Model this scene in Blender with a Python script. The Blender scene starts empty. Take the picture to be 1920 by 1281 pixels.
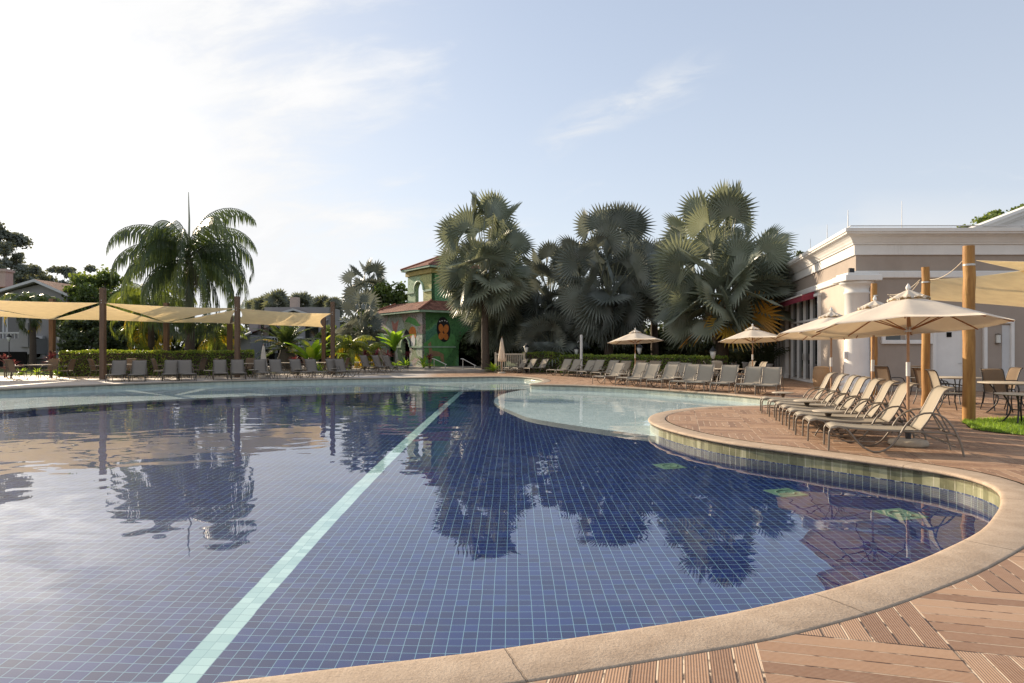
import bpy, math, random
from mathutils import Vector, Matrix, geometry, noise
R = math.radians
PI = math.pi
rnd = random.Random(11)
sc = bpy.context.scene
COL = sc.collection
V = Vector

# ------------------------------------------------------------------ surveying
F, HX, HY, CH = 1220.0, 960.0, 655.0, 1.5
def G(px, py, z=0.0):
    d = F * (CH - z) / (py - HY)
    return V(((px - HX) / F * d, d, z))
def XA(px, Y): return (px - HX) / F * Y
def ZA(py, Y): return CH + (HY - py) / F * Y

# ------------------------------------------------------------------ objects
def tag(o, label=None, cat=None, group=None, kind=None):
    if label: o['label'] = label
    if cat: o['category'] = cat
    if group: o['group'] = group
    if kind: o['kind'] = kind
    return o
def thing(name, label, cat, loc=(0, 0, 0), rotz=0.0, group=None):
    o = bpy.data.objects.new(name, None); COL.objects.link(o)
    o.empty_display_size = 0.1
    o.location = loc; o.rotation_euler = (0, 0, rotz)
    return tag(o, label, cat, group)
def dup(root, loc, rotz, label, group=None, scale=None):
    r = root.copy(); COL.objects.link(r)
    r.location = loc; r.rotation_euler = (0, 0, rotz)
    if scale: r.scale = (scale,) * 3
    r['label'] = label
    if group: r['group'] = group
    for ch in root.children:
        c = ch.copy(); COL.objects.link(c); c.parent = r
        for g in ch.children:
            d = g.copy(); COL.objects.link(d); d.parent = c
    return r

class MB:
    def __init__(s): s.v = []; s.f = []; s.m = []; s.r = []; s.s = []; s.uv = None
    def add(s, vs, fs, mi=0, rv=0.5, smooth=False):
        b = len(s.v); s.v.extend([tuple(p) for p in vs])
        for f in fs:
            s.f.append(tuple(i + b for i in f)); s.m.append(mi); s.r.append(rv); s.s.append(smooth)
    def box(s, cx, cy, cz, sx, sy, sz, rz=0.0, mi=0, rv=0.5, bev=0.0):
        hx, hy, hz = sx / 2, sy / 2, sz / 2
        c, n = math.cos(rz), math.sin(rz)
        if bev <= 0:
            P = [(x, y, z) for z in (-hz, hz) for x, y in ((-hx, -hy), (hx, -hy), (hx, hy), (-hx, hy))]
            Fc = [(3, 2, 1, 0), (4, 5, 6, 7), (0, 1, 5, 4), (1, 2, 6, 5), (2, 3, 7, 6), (3, 0, 4, 7)]
        else:
            b = min(bev, hx * .9, hy * .9, hz * .9); P = []; Fc = []
            rings = [(-hz, b), (-hz + b, 0), (hz - b, 0), (hz, b)]
            for z, i in rings:
                x, y = hx - i, hy - i; k = b if i == 0 else b * .3
                P += [(-x + k, -y, z), (x - k, -y, z), (x, -y + k, z), (x, y - k, z), (x - k, y, z), (-x + k, y, z), (-x, y - k, z), (-x, -y + k, z)]
            for r_ in range(3):
                for j in range(8):
                    a = r_ * 8 + j; d = r_ * 8 + (j + 1) % 8
                    Fc.append((a, d, d + 8, a + 8))
            Fc += [tuple(range(7, -1, -1)), tuple(range(24, 32))]
        s.add([(cx + x * c - y * n, cy + x * n + y * c, cz + z) for x, y, z in P], Fc, mi, rv)
        return s
    def tube(s, pts, r, n=8, mi=0, rv=0.5, cap=True, closed=False, flat=1.0):
        pts = [V(p) for p in pts]; L = len(pts)
        rs = r if isinstance(r, (list, tuple)) else [r] * L
        up = None; vs = []
        for i, p in enumerate(pts):
            a = pts[i - 1] if (i > 0 or closed) else p
            b = pts[(i + 1) % L] if (i < L - 1 or closed) else p
            t = (b - a)
            if t.length < 1e-9: t = V((0, 0, 1))
            t.normalize()
            if up is None:
                up = t.cross(V((0, 1, 0)))
                if up.length < .05: up = t.cross(V((1, 0, 0)))
            up = up - t * up.dot(t); up.normalize()
            w = t.cross(up)
            for k in range(n):
                a_ = 2 * PI * k / n
                vs.append(p + (up * math.cos(a_) + w * math.sin(a_) * flat) * rs[i])
        fs = []
        for i in range(L if closed else L - 1):
            for k in range(n):
                a = i * n + k; b = i * n + (k + 1) % n
                j = ((i + 1) % L) * n
                fs.append((a, b, j + (k + 1) % n, j + k))
        s.add(vs, fs, mi, rv, True)
        if cap and not closed:
            s.add(vs[:n][::-1], [tuple(range(n))], mi, rv); s.add(vs[-n:], [tuple(range(n))], mi, rv)
        return s
    def lathe(s, prof, n=24, cx=0, cy=0, cz=0, mi=0, rv=0.5, smooth=True):
        vs = []; fs = []
        for r, z in prof:
            for k in range(n):
                a = 2 * PI * k / n
                vs.append((cx + r * math.cos(a), cy + r * math.sin(a), cz + z))
        for i in range(len(prof) - 1):
            for k in range(n):
                a = i * n + k; b = i * n + (k + 1) % n
                fs.append((a, b, b + n, a + n))
        s.add(vs, fs, mi, rv, smooth)
        for i, rev in ((0, True), (len(prof) - 1, False)):
            if prof[i][0] > 1e-4:
                ring = vs[i * n:(i + 1) * n]
                s.add(ring[::-1] if rev else ring, [tuple(range(n))], mi, rv)
        return s
    def prism(s, poly, a, b, axis='z', mi=0, rv=0.5):
        # poly 2d CCW extruded from a to b along axis
        def P(x, y, t): return {'z': (x, y, t), 'y': (x, t, y), 'x': (t, x, y)}[axis]
        n = len(poly); vs = [P(x, y, a) for x, y in poly] + [P(x, y, b) for x, y in poly]
        fs = [tuple(range(n)), tuple(range(2 * n - 1, n - 1, -1))]
        for i in range(n):
            j = (i + 1) % n; fs.append((i, i + n, j + n, j))
        s.add(vs, fs, mi, rv); return s
    def xform(s, M):
        s.v = [tuple(M @ V(p)) for p in s.v]; return s
    def build(s, name, mats, parent=None, loc=None):
        me = bpy.data.meshes.new(name)
        me.from_pydata(s.v, [], s.f)
        mats = mats if isinstance(mats, (list, tuple)) else [mats]
        for m in mats: me.materials.append(m)
        n = len(s.f)
        me.polygons.foreach_set('material_index', s.m)
        me.polygons.foreach_set('use_smooth', s.s)
        at = me.attributes.new('rnd', 'FLOAT', 'FACE'); at.data.foreach_set('value', s.r)
        if s.uv:
            uvl = me.uv_layers.new(name='UVMap'); flat = []
            for p in me.polygons:
                for vi in p.vertices: flat.extend(s.uv[vi])
            uvl.data.foreach_set('uv', flat)
        me.update()
        o = bpy.data.objects.new(name, me); COL.objects.link(o)
        if parent: o.parent = parent
        if loc: o.location = loc
        return o

def catmull(P, step, closed=True):
    P = [V((p[0], p[1])) for p in P]; n = len(P); out = []
    for i in range(n if closed else n - 1):
        p0 = P[(i - 1) % n] if closed or i > 0 else P[i]
        p1 = P[i]; p2 = P[(i + 1) % n]
        p3 = P[(i + 2) % n] if closed or i < n - 2 else p2
        k = max(1, int((p2 - p1).length / step))
        for j in range(k):
            t = j / k
            out.append(.5 * ((2 * p1) + (p2 - p0) * t + (2 * p0 - 5 * p1 + 4 * p2 - p3) * t * t + (3 * p1 - p0 - 3 * p2 + p3) * t ** 3))
    if not closed: out.append(P[-1])
    return out
def offset(P, d):
    n = len(P); out = []
    for i in range(n):
        t = (P[(i + 1) % n] - P[i - 1]).normalized()
        out.append(P[i] + V((t.y, -t.x)) * d)
    return out
def sheet(name, outer, holes, z, mat):
    polys = [[V((p[0], p[1], 0)) for p in outer]] + [[V((p[0], p[1], 0)) for p in h] for h in holes]
    tris = geometry.tessellate_polygon(polys)
    fl = [p for q in polys for p in q]
    mb = MB(); fs = []
    for t in tris:
        a, b, c = [fl[i] for i in t]
        fs.append(t if (b - a).cross(c - a).z > 0 else t[::-1])
    mb.add([(p.x, p.y, z) for p in fl], fs)
    return mb.build(name, mat)
def sweep(path, prof, closed=True, mi=0):
    # path 2d, prof [(out,z)]; returns MB with uv (arclength, profile length)
    mb = MB(); n = len(path); mb.uv = []
    arc = [0.0]
    for i in range(1, n + 1): arc.append(arc[-1] + (path[i % n] - path[i - 1]).length)
    pl = [0.0]
    for i in range(1, len(prof)): pl.append(pl[-1] + math.hypot(prof[i][0] - prof[i - 1][0], prof[i][1] - prof[i - 1][1]))
    vs = []; m = len(prof)
    N = n + 1 if closed else n
    for i in range(N):
        p = path[i % n]
        a = path[i - 1] if (closed or i > 0) else p
        b = path[(i + 1) % n] if (closed or i < n - 1) else p
        t1 = (p - a); t2 = (b - p)
        if i % n == 0 and not closed: t1 = t2
        if i == n - 1 and not closed: t2 = t1
        t1 = t1.normalized(); t2 = t2.normalized(); t = (t1 + t2).normalized()
        nn = V((t.y, -t.x)); k = 1 / max(.4, t.dot(t1))
        for j, (o_, z) in enumerate(prof):
            q = p + nn * o_ * k
            vs.append((q.x, q.y, z)); mb.uv.append((arc[i], pl[j]))
    fs = []
    for i in range(N - 1):
        for j in range(m - 1):
            a = i * m + j
            fs.append((a, a + 1, a + m + 1, a + m))
    mb.add(vs, fs, mi, .5, True)
    return mb

# ------------------------------------------------------------------ materials
class S:  # socket with arithmetic
    def __init__(s, nt, sock): s.nt = nt; s.k = sock
    def _m(s, op, *o):
        n = s.nt.nodes.new('ShaderNodeMath'); n.operation = op
        for i, x in enumerate((s,) + o):
            if isinstance(x, S): s.nt.links.new(x.k, n.inputs[i])
            else: n.inputs[i].default_value = x
        return S(s.nt, n.outputs[0])
    def __add__(s, o): return s._m('ADD', o)
    def __radd__(s, o): return s._m('ADD', o)
    def __sub__(s, o): return s._m('SUBTRACT', o)
    def __mul__(s, o): return s._m('MULTIPLY', o)
    def __rmul__(s, o): return s._m('MULTIPLY', o)
    def __truediv__(s, o): return s._m('DIVIDE', o)
    def rsub(s, c): return (s * -1.0) + c
    def floor(s): return s._m('FLOOR')
    def fract(s): return s._m('FRACT')
    def abs(s): return s._m('ABSOLUTE')
    def sin(s): return s._m('SINE')
    def lt(s, o): return s._m('LESS_THAN', o)
    def gt(s, o): return s._m('GREATER_THAN', o)
    def pow(s, o): return s._m('POWER', o)
    def max(s, o): return s._m('MAXIMUM', o)
    def min(s, o): return s._m('MINIMUM', o)
    def mod2(s): return (s * .5).fract() * 2.0
    def clamp(s):
        r = s._m('ADD', 0.0); r.k.node.use_clamp = True; return r
    def smooth(s, a, b):
        n = s.nt.nodes.new('ShaderNodeMapRange'); n.interpolation_type = 'SMOOTHSTEP'
        s.nt.links.new(s.k, n.inputs[0]); n.inputs[1].default_value = a; n.inputs[2].default_value = b
        return S(s.nt, n.outputs[0])
class T:  # material tree helper
    def __init__(t, name, world=False):
        if world:
            t.owner = bpy.data.worlds.new(name)
        else:
            t.owner = bpy.data.materials.new(name)
        t.owner.use_nodes = True; t.nt = t.owner.node_tree
        for n in list(t.nt.nodes): t.nt.nodes.remove(n)
        t.out = t.nt.nodes.new('ShaderNodeOutputWorld' if world else 'ShaderNodeOutputMaterial')
    def node(t, ty, **kw):
        n = t.nt.nodes.new(ty)
        for k, v in kw.items():
            if k.startswith('i_'):
                key = k[2:].replace('_', ' ')
                t.put(n.inputs[int(key)] if key.isdigit() else n.inputs[key], v)
            else: setattr(n, k, v)
        return n
    def put(t, sock, v):
        if isinstance(v, S): t.nt.links.new(v.k, sock)
        elif isinstance(v, bpy.types.NodeSocket): t.nt.links.new(v, sock)
        elif isinstance(v, (tuple, list)) and len(v) == 3 and sock.type == 'RGBA': sock.default_value = (*v, 1)
        else: sock.default_value = v
    def coord(t, kind='Object'):
        return t.node('ShaderNodeTexCoord').outputs[kind]
    def xyz(t, sock=None):
        n = t.node('ShaderNodeSeparateXYZ'); t.nt.links.new(sock if sock else t.coord(), n.inputs[0])
        return [S(t.nt, o) for o in n.outputs]
    def vec(t, x, y, z=0.0):
        n = t.node('ShaderNodeCombineXYZ')
        for i, v in enumerate((x, y, z)): t.put(n.inputs[i], v)
        return n.outputs[0]
    def noise(t, scale=5, detail=3, rough=.5, vec=None, dist=0.0, col=False):
        n = t.node('ShaderNodeTexNoise'); n.inputs['Scale'].default_value = scale
        n.inputs['Detail'].default_value = detail; n.inputs['Roughness'].default_value = rough
        n.inputs['Distortion'].default_value = dist
        t.nt.links.new(vec if vec else t.coord(), n.inputs['Vector'])
        return n.outputs['Color'] if col else S(t.nt, n.outputs[0])
    def white(t, vec):
        n = t.node('ShaderNodeTexWhiteNoise', noise_dimensions='3D'); t.nt.links.new(vec, n.inputs['Vector'])
        return S(t.nt, n.outputs['Value'])
    def mix(t, f, a, b, mode='MIX'):
        n = t.node('ShaderNodeMix', data_type='RGBA', blend_type=mode)
        t.put(n.inputs[0], f); t.put(n.inputs[6], a); t.put(n.inputs[7], b)
        return n.outputs[2]
    def ramp(t, f, stops):
        n = t.node('ShaderNodeValToRGB'); t.put(n.inputs[0], f); el = n.color_ramp.elements
        while len(el) > 1: el.remove(el[-1])
        el[0].position = stops[0][0]; el[0].color = (*stops[0][1], 1)
        for p, c in stops[1:]:
            e = el.new(p); e.color = (*c, 1)
        return n.outputs[0]
    def attr(t, name='rnd'):
        n = t.node('ShaderNodeAttribute', attribute_name=name); return S(t.nt, n.outputs['Fac'])
    def bump(t, h, dist=.01, strength=1.0, normal=None):
        n = t.node('ShaderNodeBump'); t.put(n.inputs['Height'], h)
        n.inputs['Distance'].default_value = dist; n.inputs['Strength'].default_value = strength
        if normal: t.nt.links.new(normal, n.inputs['Normal'])
        return n.outputs[0]
    def principled(t, col, rough=.6, metal=0.0, normal=None, spec=.5):
        n = t.node('ShaderNodeBsdfPrincipled'); t.put(n.inputs['Base Color'], col)
        t.put(n.inputs['Roughness'], rough); t.put(n.inputs['Metallic'], metal)
        n.inputs['Specular IOR Level'].default_value = spec
        if normal: t.nt.links.new(normal, n.inputs['Normal'])
        t.nt.links.new(n.outputs[0], t.out.inputs[0]); t.p = n
        return t.owner
def mul(c, k): return tuple(x * k for x in c)
def mat(name, col, rough=.6, var=.18, scale=4.0, metal=0.0, bump=0.0, bscale=40.0, spec=.4, dirt=None):
    t = T(name)
    n = t.noise(scale, 5, .6)
    c = t.ramp(n, [(.25, mul(col, 1 - var)), (.75, mul(col, 1 + var))])
    if dirt:
        d = t.noise(scale * .35, 4, .65).smooth(.5, .75)
        c = t.mix(d * .6, c, dirt)
    nm = t.bump(t.noise(bscale, 4, .6), bump) if bump else None
    return t.principled(c, rough, metal, nm, spec)
FOL = 1.3
def wallmat(name, col, streak, amt=.35, rough=.85, bmp=.002):
    t = T(name); x, y, z = t.xyz()
    base = t.ramp(t.noise(1.2, 6, .65), [(.25, mul(col, .90)), (.75, mul(col, 1.07))])
    st = t.noise(1.0, 5, .7, t.vec(x * 5.0, y * 5.0, z * .35)).smooth(.50, .78)
    pt = t.noise(.7, 5, .7).smooth(.45, .72)
    c = t.mix(st * pt * amt, base, streak)
    lo = z.smooth(.9, .0) * t.noise(3, 4, .7).smooth(.35, .65)
    c = t.mix(lo * .35, c, streak)
    return t.principled(c, rough, 0, t.bump(t.noise(90, 4, .6), bmp), .25)
def foliage(name, stops, trans=.35, rough=.45, tcol=1.5, spec=.35, tb=.45):
    t = T(name); r = t.attr()
    c = t.ramp(r, [(p, mul(cc, FOL)) for p, cc in stops])
    n = t.node('ShaderNodeBsdfPrincipled'); t.put(n.inputs['Base Color'], c)
    n.inputs['Roughness'].default_value = rough; n.inputs['Specular IOR Level'].default_value = spec
    tr = t.node('ShaderNodeBsdfTranslucent')
    t.put(tr.inputs[0], t.mix(1.0, c, (tcol * 1.05, tcol, tcol * tb), 'MULTIPLY'))
    m = t.node('ShaderNodeMixShader'); m.inputs[0].default_value = trans
    t.nt.links.new(n.outputs[0], m.inputs[1]); t.nt.links.new(tr.outputs[0], m.inputs[2])
    t.nt.links.new(m.outputs[0], t.out.inputs[0])
    return t.owner

M = {}
M['white'] = mat('white_paint', (.74, .72, .69), .55, .05, 3, dirt=(.6, .57, .52))
M['tan'] = mat('taupe_stucco', (.335, .28, .235), .85, .07, 2, bump=.002, bscale=120, spec=.2)
M['taupelight'] = mat('beige_stucco', (.52, .44, .37), .85, .06, 2, bump=.002, bscale=120, spec=.2)
M['glass'] = mat('dark_glass', (.012, .015, .018), .06, .1, 2, spec=.8)
M['dark'] = mat('dark_interior', (.012, .011, .010), .9, .2, 2, spec=.1)
M['grey'] = mat('grey_render', (.30, .29, .29), .85, .08, 3, spec=.2)
M['greytrim'] = mat('grey_trim', (.55, .55, .55), .7, .06, 3)
M['frame'] = mat('bronze_metal', (.11, .09, .07), .42, .15, 9, metal=.25, spec=.5)
M['framel'] = mat('taupe_metal', (.20, .165, .13), .42, .15, 9, metal=.2, spec=.5)
M['darkframe'] = mat('dark_metal', (.035, .032, .032), .4, .15, 9, metal=.2)
M['tabletop'] = mat('stone_tabletop', (.42, .36, .28), .5, .12, 14)
M['basestone'] = mat('cast_stone', (.55, .47, .36), .8, .15, 6, bump=.003, bscale=60, dirt=(.3, .25, .18))
M['canvas'] = None
M['teak'] = mat('varnished_wood', (.34, .14, .05), .4, .2, 12)
M['wicker'] = mat('wicker', (.34, .22, .12), .7, .35, 60, bump=.006, bscale=90)
M['potwhite'] = mat('white_pot', (.7, .68, .66), .6, .05, 4)
M['soil'] = mat('soil', (.06, .045, .03), .95, .3, 12)
M['lampmetal'] = mat('lantern_metal', (.015, .015, .017), .5, .2, 9)
M['lampglass'] = mat('lantern_glass', (.6, .6, .56), .2, .05, 5, spec=.6)
M['burgundy'] = mat('burgundy_canvas', (.20, .025, .045), .8, .12, 9)
M['steel'] = mat('stainless_steel', (.5, .48, .45), .35, .08, 9, metal=.7)
M['green'] = mat('painted_green', (.055, .17, .05), .6, .25, 3)
M['bark'] = mat('palm_bark', (.085, .062, .045), .9, .35, 14, bump=.02, bscale=18)
M['barkgrey'] = mat('grey_bark', (.12, .10, .08), .9, .35, 9, bump=.02, bscale=14)
M['boots'] = mat('leaf_base_boots', (.34, .28, .22), .7, .3, 9, bump=.01, bscale=20)
M['petiole'] = mat('palm_petiole', (.26, .27, .19), .6, .25, 9)
M['chimney'] = mat('chimney_plaster', (.45, .36, .31), .85, .1, 6)
M['white'] = wallmat('white_trim_paint', (.74, .72, .69), (.42, .38, .33), .55, .6, .001)
M['tan'] = wallmat('taupe_stucco_wall', (.365, .305, .258), (.23, .19, .155), .45)
M['taupelight'] = wallmat('beige_stucco_wall', (.52, .44, .37), (.33, .27, .215), .5)
M['grey'] = wallmat('grey_render_wall', (.32, .31, .31), (.18, .17, .165), .5)
M['cordyline'] = foliage('red_cordyline_leaf', [(0, (.05, .012, .018)), (.5, (.12, .025, .035)), (1, (.22, .07, .07))], .25, .45, 1.1, .3, .8)
M['orange'] = mat('orange_paint', (.62, .20, .04), .6, .3, 6)
M['black'] = mat('black_paint', (.012, .012, .012), .6, .2, 6)
M['pinkp'] = mat('pink_paint', (.55, .22, .17), .6, .3, 4)
M['tanp'] = mat('tan_paint', (.34, .22, .12), .6, .3, 5)
M['leafp'] = mat('light_green_paint', (.11, .30, .09), .6, .35, 3)
M['yellowp'] = mat('yellow_paint', (.36, .28, .08), .6, .3, 5)
M['aquap'] = mat('pale_green_paint', (.30, .42, .30), .6, .25, 2.5)
# foliage ramps over the per-leaf value
M['bismarck'] = foliage('silver_fan_leaf', [(0, (.080, .095, .070)), (.45, (.145, .165, .125)), (.8, (.20, .22, .16)), (.9, (.22, .20, .07)), (.97, (.42, .27, .04)), (1, (.5, .25, .05))], .26, .42, 1.25, .5, .75)
M['bismarckdark'] = foliage('grey_fan_leaf', [(0, (.070, .080, .070)), (.5, (.125, .14, .12)), (.9, (.18, .195, .16)), (1, (.20, .16, .10))], .22, .42, 1.15, .5, .85)
M['queen'] = foliage('feather_palm_leaf', [(0, (.030, .045, .022)), (.5, (.055, .080, .03)), (.9, (.10, .13, .035)), (1, (.40, .27, .03))], .3, .35, 2.0, .6)
M['queeny'] = foliage('golden_feather_leaf', [(0, (.06, .08, .025)), (.5, (.12, .15, .035)), (.85, (.2, .21, .04)), (1, (.50, .33, .03))], .4, .4, 1.9)
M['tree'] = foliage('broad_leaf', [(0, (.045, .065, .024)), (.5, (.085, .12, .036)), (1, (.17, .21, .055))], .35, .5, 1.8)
M['treedark'] = foliage('shaded_dark_broad_leaf', [(0, (.030, .040, .022)), (.5, (.052, .070, .034)), (1, (.09, .11, .045))], .25, .5, 1.5)  # leaf colour kept low: the palms' shade on the bushes is painted in
M['treegrey'] = foliage('haze_lightened_leaf', [(0, (.10, .112, .10)), (.5, (.15, .162, .14)), (1, (.21, .22, .18))], .25, .6, 1.3)  # distance haze painted in by lightening the leaf colour
M['hedge'] = foliage('hedge_leaf', [(0, (.055, .09, .02)), (.5, (.13, .19, .035)), (1, (.32, .36, .08))], .35, .4, 1.9)
M['banana'] = foliage('banana_leaf', [(0, (.07, .13, .025)), (.6, (.15, .24, .03)), (1, (.34, .36, .05))], .5, .35, 2.0)
M['grassm'] = foliage('grass_blade', [(0, (.10, .17, .025)), (.6, (.22, .33, .05)), (1, (.38, .45, .09))], .4, .5, 1.6)

def fabric(name, col, trans=0.0, weave=180.0, tc=1.0, var=.06):
    t = T(name)
    c = t.ramp(t.noise(3, 4, .6), [(.25, mul(col, 1 - var)), (.75, mul(col, 1 + var))])
    nm = t.bump(t.noise(weave, 2, .5), .0015)
    n = t.node('ShaderNodeBsdfPrincipled'); t.put(n.inputs['Base Color'], c)
    n.inputs['Roughness'].default_value = .85; n.inputs['Specular IOR Level'].default_value = .2
    t.nt.links.new(nm, n.inputs['Normal'])
    if trans:
        tr = t.node('ShaderNodeBsdfTranslucent'); t.put(tr.inputs[0], t.mix(1.0, c, (tc, tc * .95, tc * .85), 'MULTIPLY'))
        m = t.node('ShaderNodeMixShader'); m.inputs[0].default_value = trans
        t.nt.links.new(n.outputs[0], m.inputs[1]); t.nt.links.new(tr.outputs[0], m.inputs[2])
        t.nt.links.new(m.outputs[0], t.out.inputs[0])
    else: t.nt.links.new(n.outputs[0], t.out.inputs[0])
    return t.owner
M['canvas'] = fabric('cream_canvas', (.80, .73, .63), .35, 200, 1.15)
M['sail'] = fabric('sand_shade_cloth', (.86, .79, .64), .55, 160, 1.25, .08)
M['sling'] = fabric('taupe_sling_mesh', (.36, .315, .25), .12, 260, 1.0)
M['sling_shaded'] = fabric('shaded_sling_mesh', (.25, .215, .18), .12, 260, 1.0)  # shaded copy of the sling cloth, left row's shade in its colour
M['slingb'] = fabric('brown_sling_mesh', (.22, .16, .11), .25, 260, 1.3)

def wood_post():
    t = T('log_post'); x, y, z = t.xyz()
    v = t.vec(x * 1.0, y * 1.0, z * .12)
    n = t.noise(9, 5, .6, v); k = t.noise(26, 3, .6, v)
    c = t.ramp(n, [(.25, (.18, .08, .022)), (.5, (.36, .18, .05)), (.75, (.50, .28, .085))])
    c = t.mix(t.noise(3, 2, .5).smooth(.62, .72) * .5, c, (.10, .06, .03))
    return t.principled(c, .6, 0, t.bump(k, .01), .35)
M['post'] = wood_post()
def wood_post2():
    t = T('square_post_wood'); x, y, z = t.xyz()
    n = t.noise(9, 5, .6, t.vec(x, y, z * .1))
    return t.principled(t.ramp(n, [(.25, (.085, .048, .027)), (.75, (.17, .095, .052))]), .65, 0, t.bump(n, .006))
M['postd'] = wood_post2()

def roof_tiles():
    t = T('clay_roof_tiles')
    uv = t.xyz(t.coord('UV'))
    u, v = uv[0] / .24, uv[1] / .38
    w = (u * (2 * PI)).sin(); rowf = v.fract()
    rn = t.white(t.vec(u.floor(), v.floor(), 0.0))
    c = t.ramp(rn, [(0, (.12, .045, .03)), (.5, (.20, .08, .052)), (1, (.29, .135, .09))])
    c = t.mix(rowf.lt(.12) * .7, c, (.05, .02, .015))
    return t.principled(c, .8, 0, t.bump(w * .5 + rowf * .6, .05), .3)
M['roof'] = roof_tiles()

def mural(name, pal, sc_=.45):
    t = T(name)
    w = t.node('ShaderNodeTexVoronoi', feature='SMOOTH_F1'); w.inputs['Scale'].default_value = sc_
    w.inputs['Smoothness'].default_value = .25
    n = t.noise(.9, 3, .6, col=True)
    off = t.node('ShaderNodeMixRGB', blend_type='ADD'); off.inputs[0].default_value = .9
    t.nt.links.new(t.coord(), off.inputs[1]); t.nt.links.new(n, off.inputs[2])
    t.nt.links.new(off.outputs[0], w.inputs['Vector'])
    sp = t.xyz(w.outputs['Color'])
    c = t.ramp(sp[0], pal)
    veins = (t.noise(2.4, 2, .5, dist=1.5) - .5).abs().lt(.03)
    c = t.mix(veins * .5, c, (.02, .05, .03))
    return t.principled(c, .7, 0, None, .3)
M['muralg'] = mural('green_mural_wall', [(0, (.07, .19, .07)), (.35, (.13, .30, .09)), (.7, (.16, .36, .17)), (1, (.08, .23, .15))])
M['muraly'] = mural('yellow_green_mural_wall', [(0, (.45, .38, .08)), (.4, (.28, .40, .17)), (.7, (.38, .52, .34)), (1, (.50, .45, .14))], .35)
M['muralm'] = mural('pastel_mural_wall', [(0, (.45, .52, .42)), (.3, (.56, .55, .50)), (.55, (.22, .38, .18)), (.75, (.55, .38, .33)), (1, (.40, .46, .50))], .8)
# ------------------------------------------------------------------ camera, sun, sky
cam = bpy.data.cameras.new('camera'); cam.sensor_width = 36.0; cam.lens = 36.0 * F / 1920.0
cam.shift_y = (HY - 640.5) / 1920.0; cam.clip_start = .05; cam.clip_end = 3000
co = bpy.data.objects.new('camera', cam); COL.objects.link(co)
co.location = (0, 0, CH); co.rotation_euler = (R(90), 0, 0); sc.camera = co
SUN_AZ, SUN_EL = R(-44), R(21)
SD = V((math.sin(SUN_AZ) * math.cos(SUN_EL), math.cos(SUN_AZ) * math.cos(SUN_EL), math.sin(SUN_EL)))
sl = bpy.data.lights.new('sun', 'SUN'); sl.energy = 5.0; sl.angle = R(.6); sl.color = (1, .83, .62)
so = bpy.data.objects.new('sun', sl); COL.objects.link(so)
so.rotation_euler = SD.to_track_quat('Z', 'Y').to_euler(); so.location = SD * 60
sc.view_settings.view_transform = 'Standard'; sc.view_settings.look = 'None'
sc.view_settings.exposure = 0.65; sc.view_settings.gamma = 1.0
sc.cycles.use_denoising = True
sc.cycles.max_bounces = 10; sc.cycles.transparent_max_bounces = 8
sc.cycles.diffuse_bounces = 3; sc.cycles.glossy_bounces = 4; sc.cycles.transmission_bounces = 8
sc.cycles.sample_clamp_indirect = 4.0; sc.cycles.caustics_reflective = False; sc.cycles.caustics_refractive = True

def make_world():
    t = T('World', True); sc.world = t.owner
    sky = t.node('ShaderNodeTexSky', sky_type='NISHITA'); sky.sun_disc = False
    sky.sun_elevation = SUN_EL; sky.sun_rotation = SUN_AZ % (2 * PI)
    sky.air_density = 1.0; sky.dust_density = 1.2; sky.ozone_density = 1.6; sky.altitude = 300
    x, y, z = t.xyz(t.coord('Generated'))
    r = (x * x + y * y + .0001).pow(.5)
    yy = y.max(.05)
    u = x / yy; v = z / yy                       # map of the sky on a far vertical plane
    zc = z.max(0.0)
    zen = zc / (zc + .35)
    dt = x * SD.x + y * SD.y + z * SD.z          # closeness to the sun
    glow = dt.max(0.0).pow(13.0)
    CD = V((math.sin(R(-37)) * math.cos(R(13)), math.cos(R(-37)) * math.cos(R(13)), math.sin(R(13))))
    core = (x * CD.x + y * CD.y + z * CD.z).max(0.0).pow(115.0)          # sunlit cloud bank beside the sun
    # thin veil, thicker near the horizon and round the sun
    veil = (zc * -3.2)._m('EXPONENT') * .75 + glow * .38
    # cirrus: stretched noise
    P = t.vec(u * 1.1 + v * .7, v * 3.2 - u * .9, zc * 2.0)
    n1 = t.noise(2.1, 7, .62, P, .35)
    n2 = t.noise(6.5, 6, .6, P, .6)
    left = (u * -1.0).smooth(-.15, .62)
    cl = (n1 * .8 + n2 * .3 + left * .34).smooth(.66, 1.0) * .95
    # one long wisp, right of centre
    d = (v - ((u - .033) * .484 + .312 - (u - .16) * (u - .16) * .5) + (n2 - .5) * .03).abs()
    wisp = d.rsub(.045).max(0.0) / .045 * (u.smooth(.0, .1) * u.smooth(.36, .24)) * n2.smooth(.38, .68) * .75
    low = (v - .19).abs().rsub(.06).max(0.0) / .06 * u.smooth(.36, .55) * n1.smooth(.35, .6) * .6
    core = core * (n1 * 1.3 + .25)
    m = (veil + core * 1.2 + cl * .8 + wisp * .8 + low * .6).clamp()
    hz = t.mix(core.clamp(), t.mix(glow.clamp(), (4.75, 4.9, 5.1), (5.0, 5.0, 5.05)), (17.0, 16.4, 15.4))
    blue = t.mix((glow * .48 + .52).clamp(), sky.outputs[0], t.ramp(zen, [(0, (4.8, 5.05, 5.4)), (.35, (3.75, 4.15, 4.85)), (1, (2.6, 3.1, 4.1))]))
    wh = t.mix(cl.clamp(), hz, (5.7, 5.7, 5.72))
    c = t.mix(m, blue, wh)
    b = t.node('ShaderNodeBackground'); t.put(b.inputs[0], c); b.inputs[1].default_value = .112
    t.nt.links.new(b.outputs[0], t.out.inputs[0])
make_world()

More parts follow.
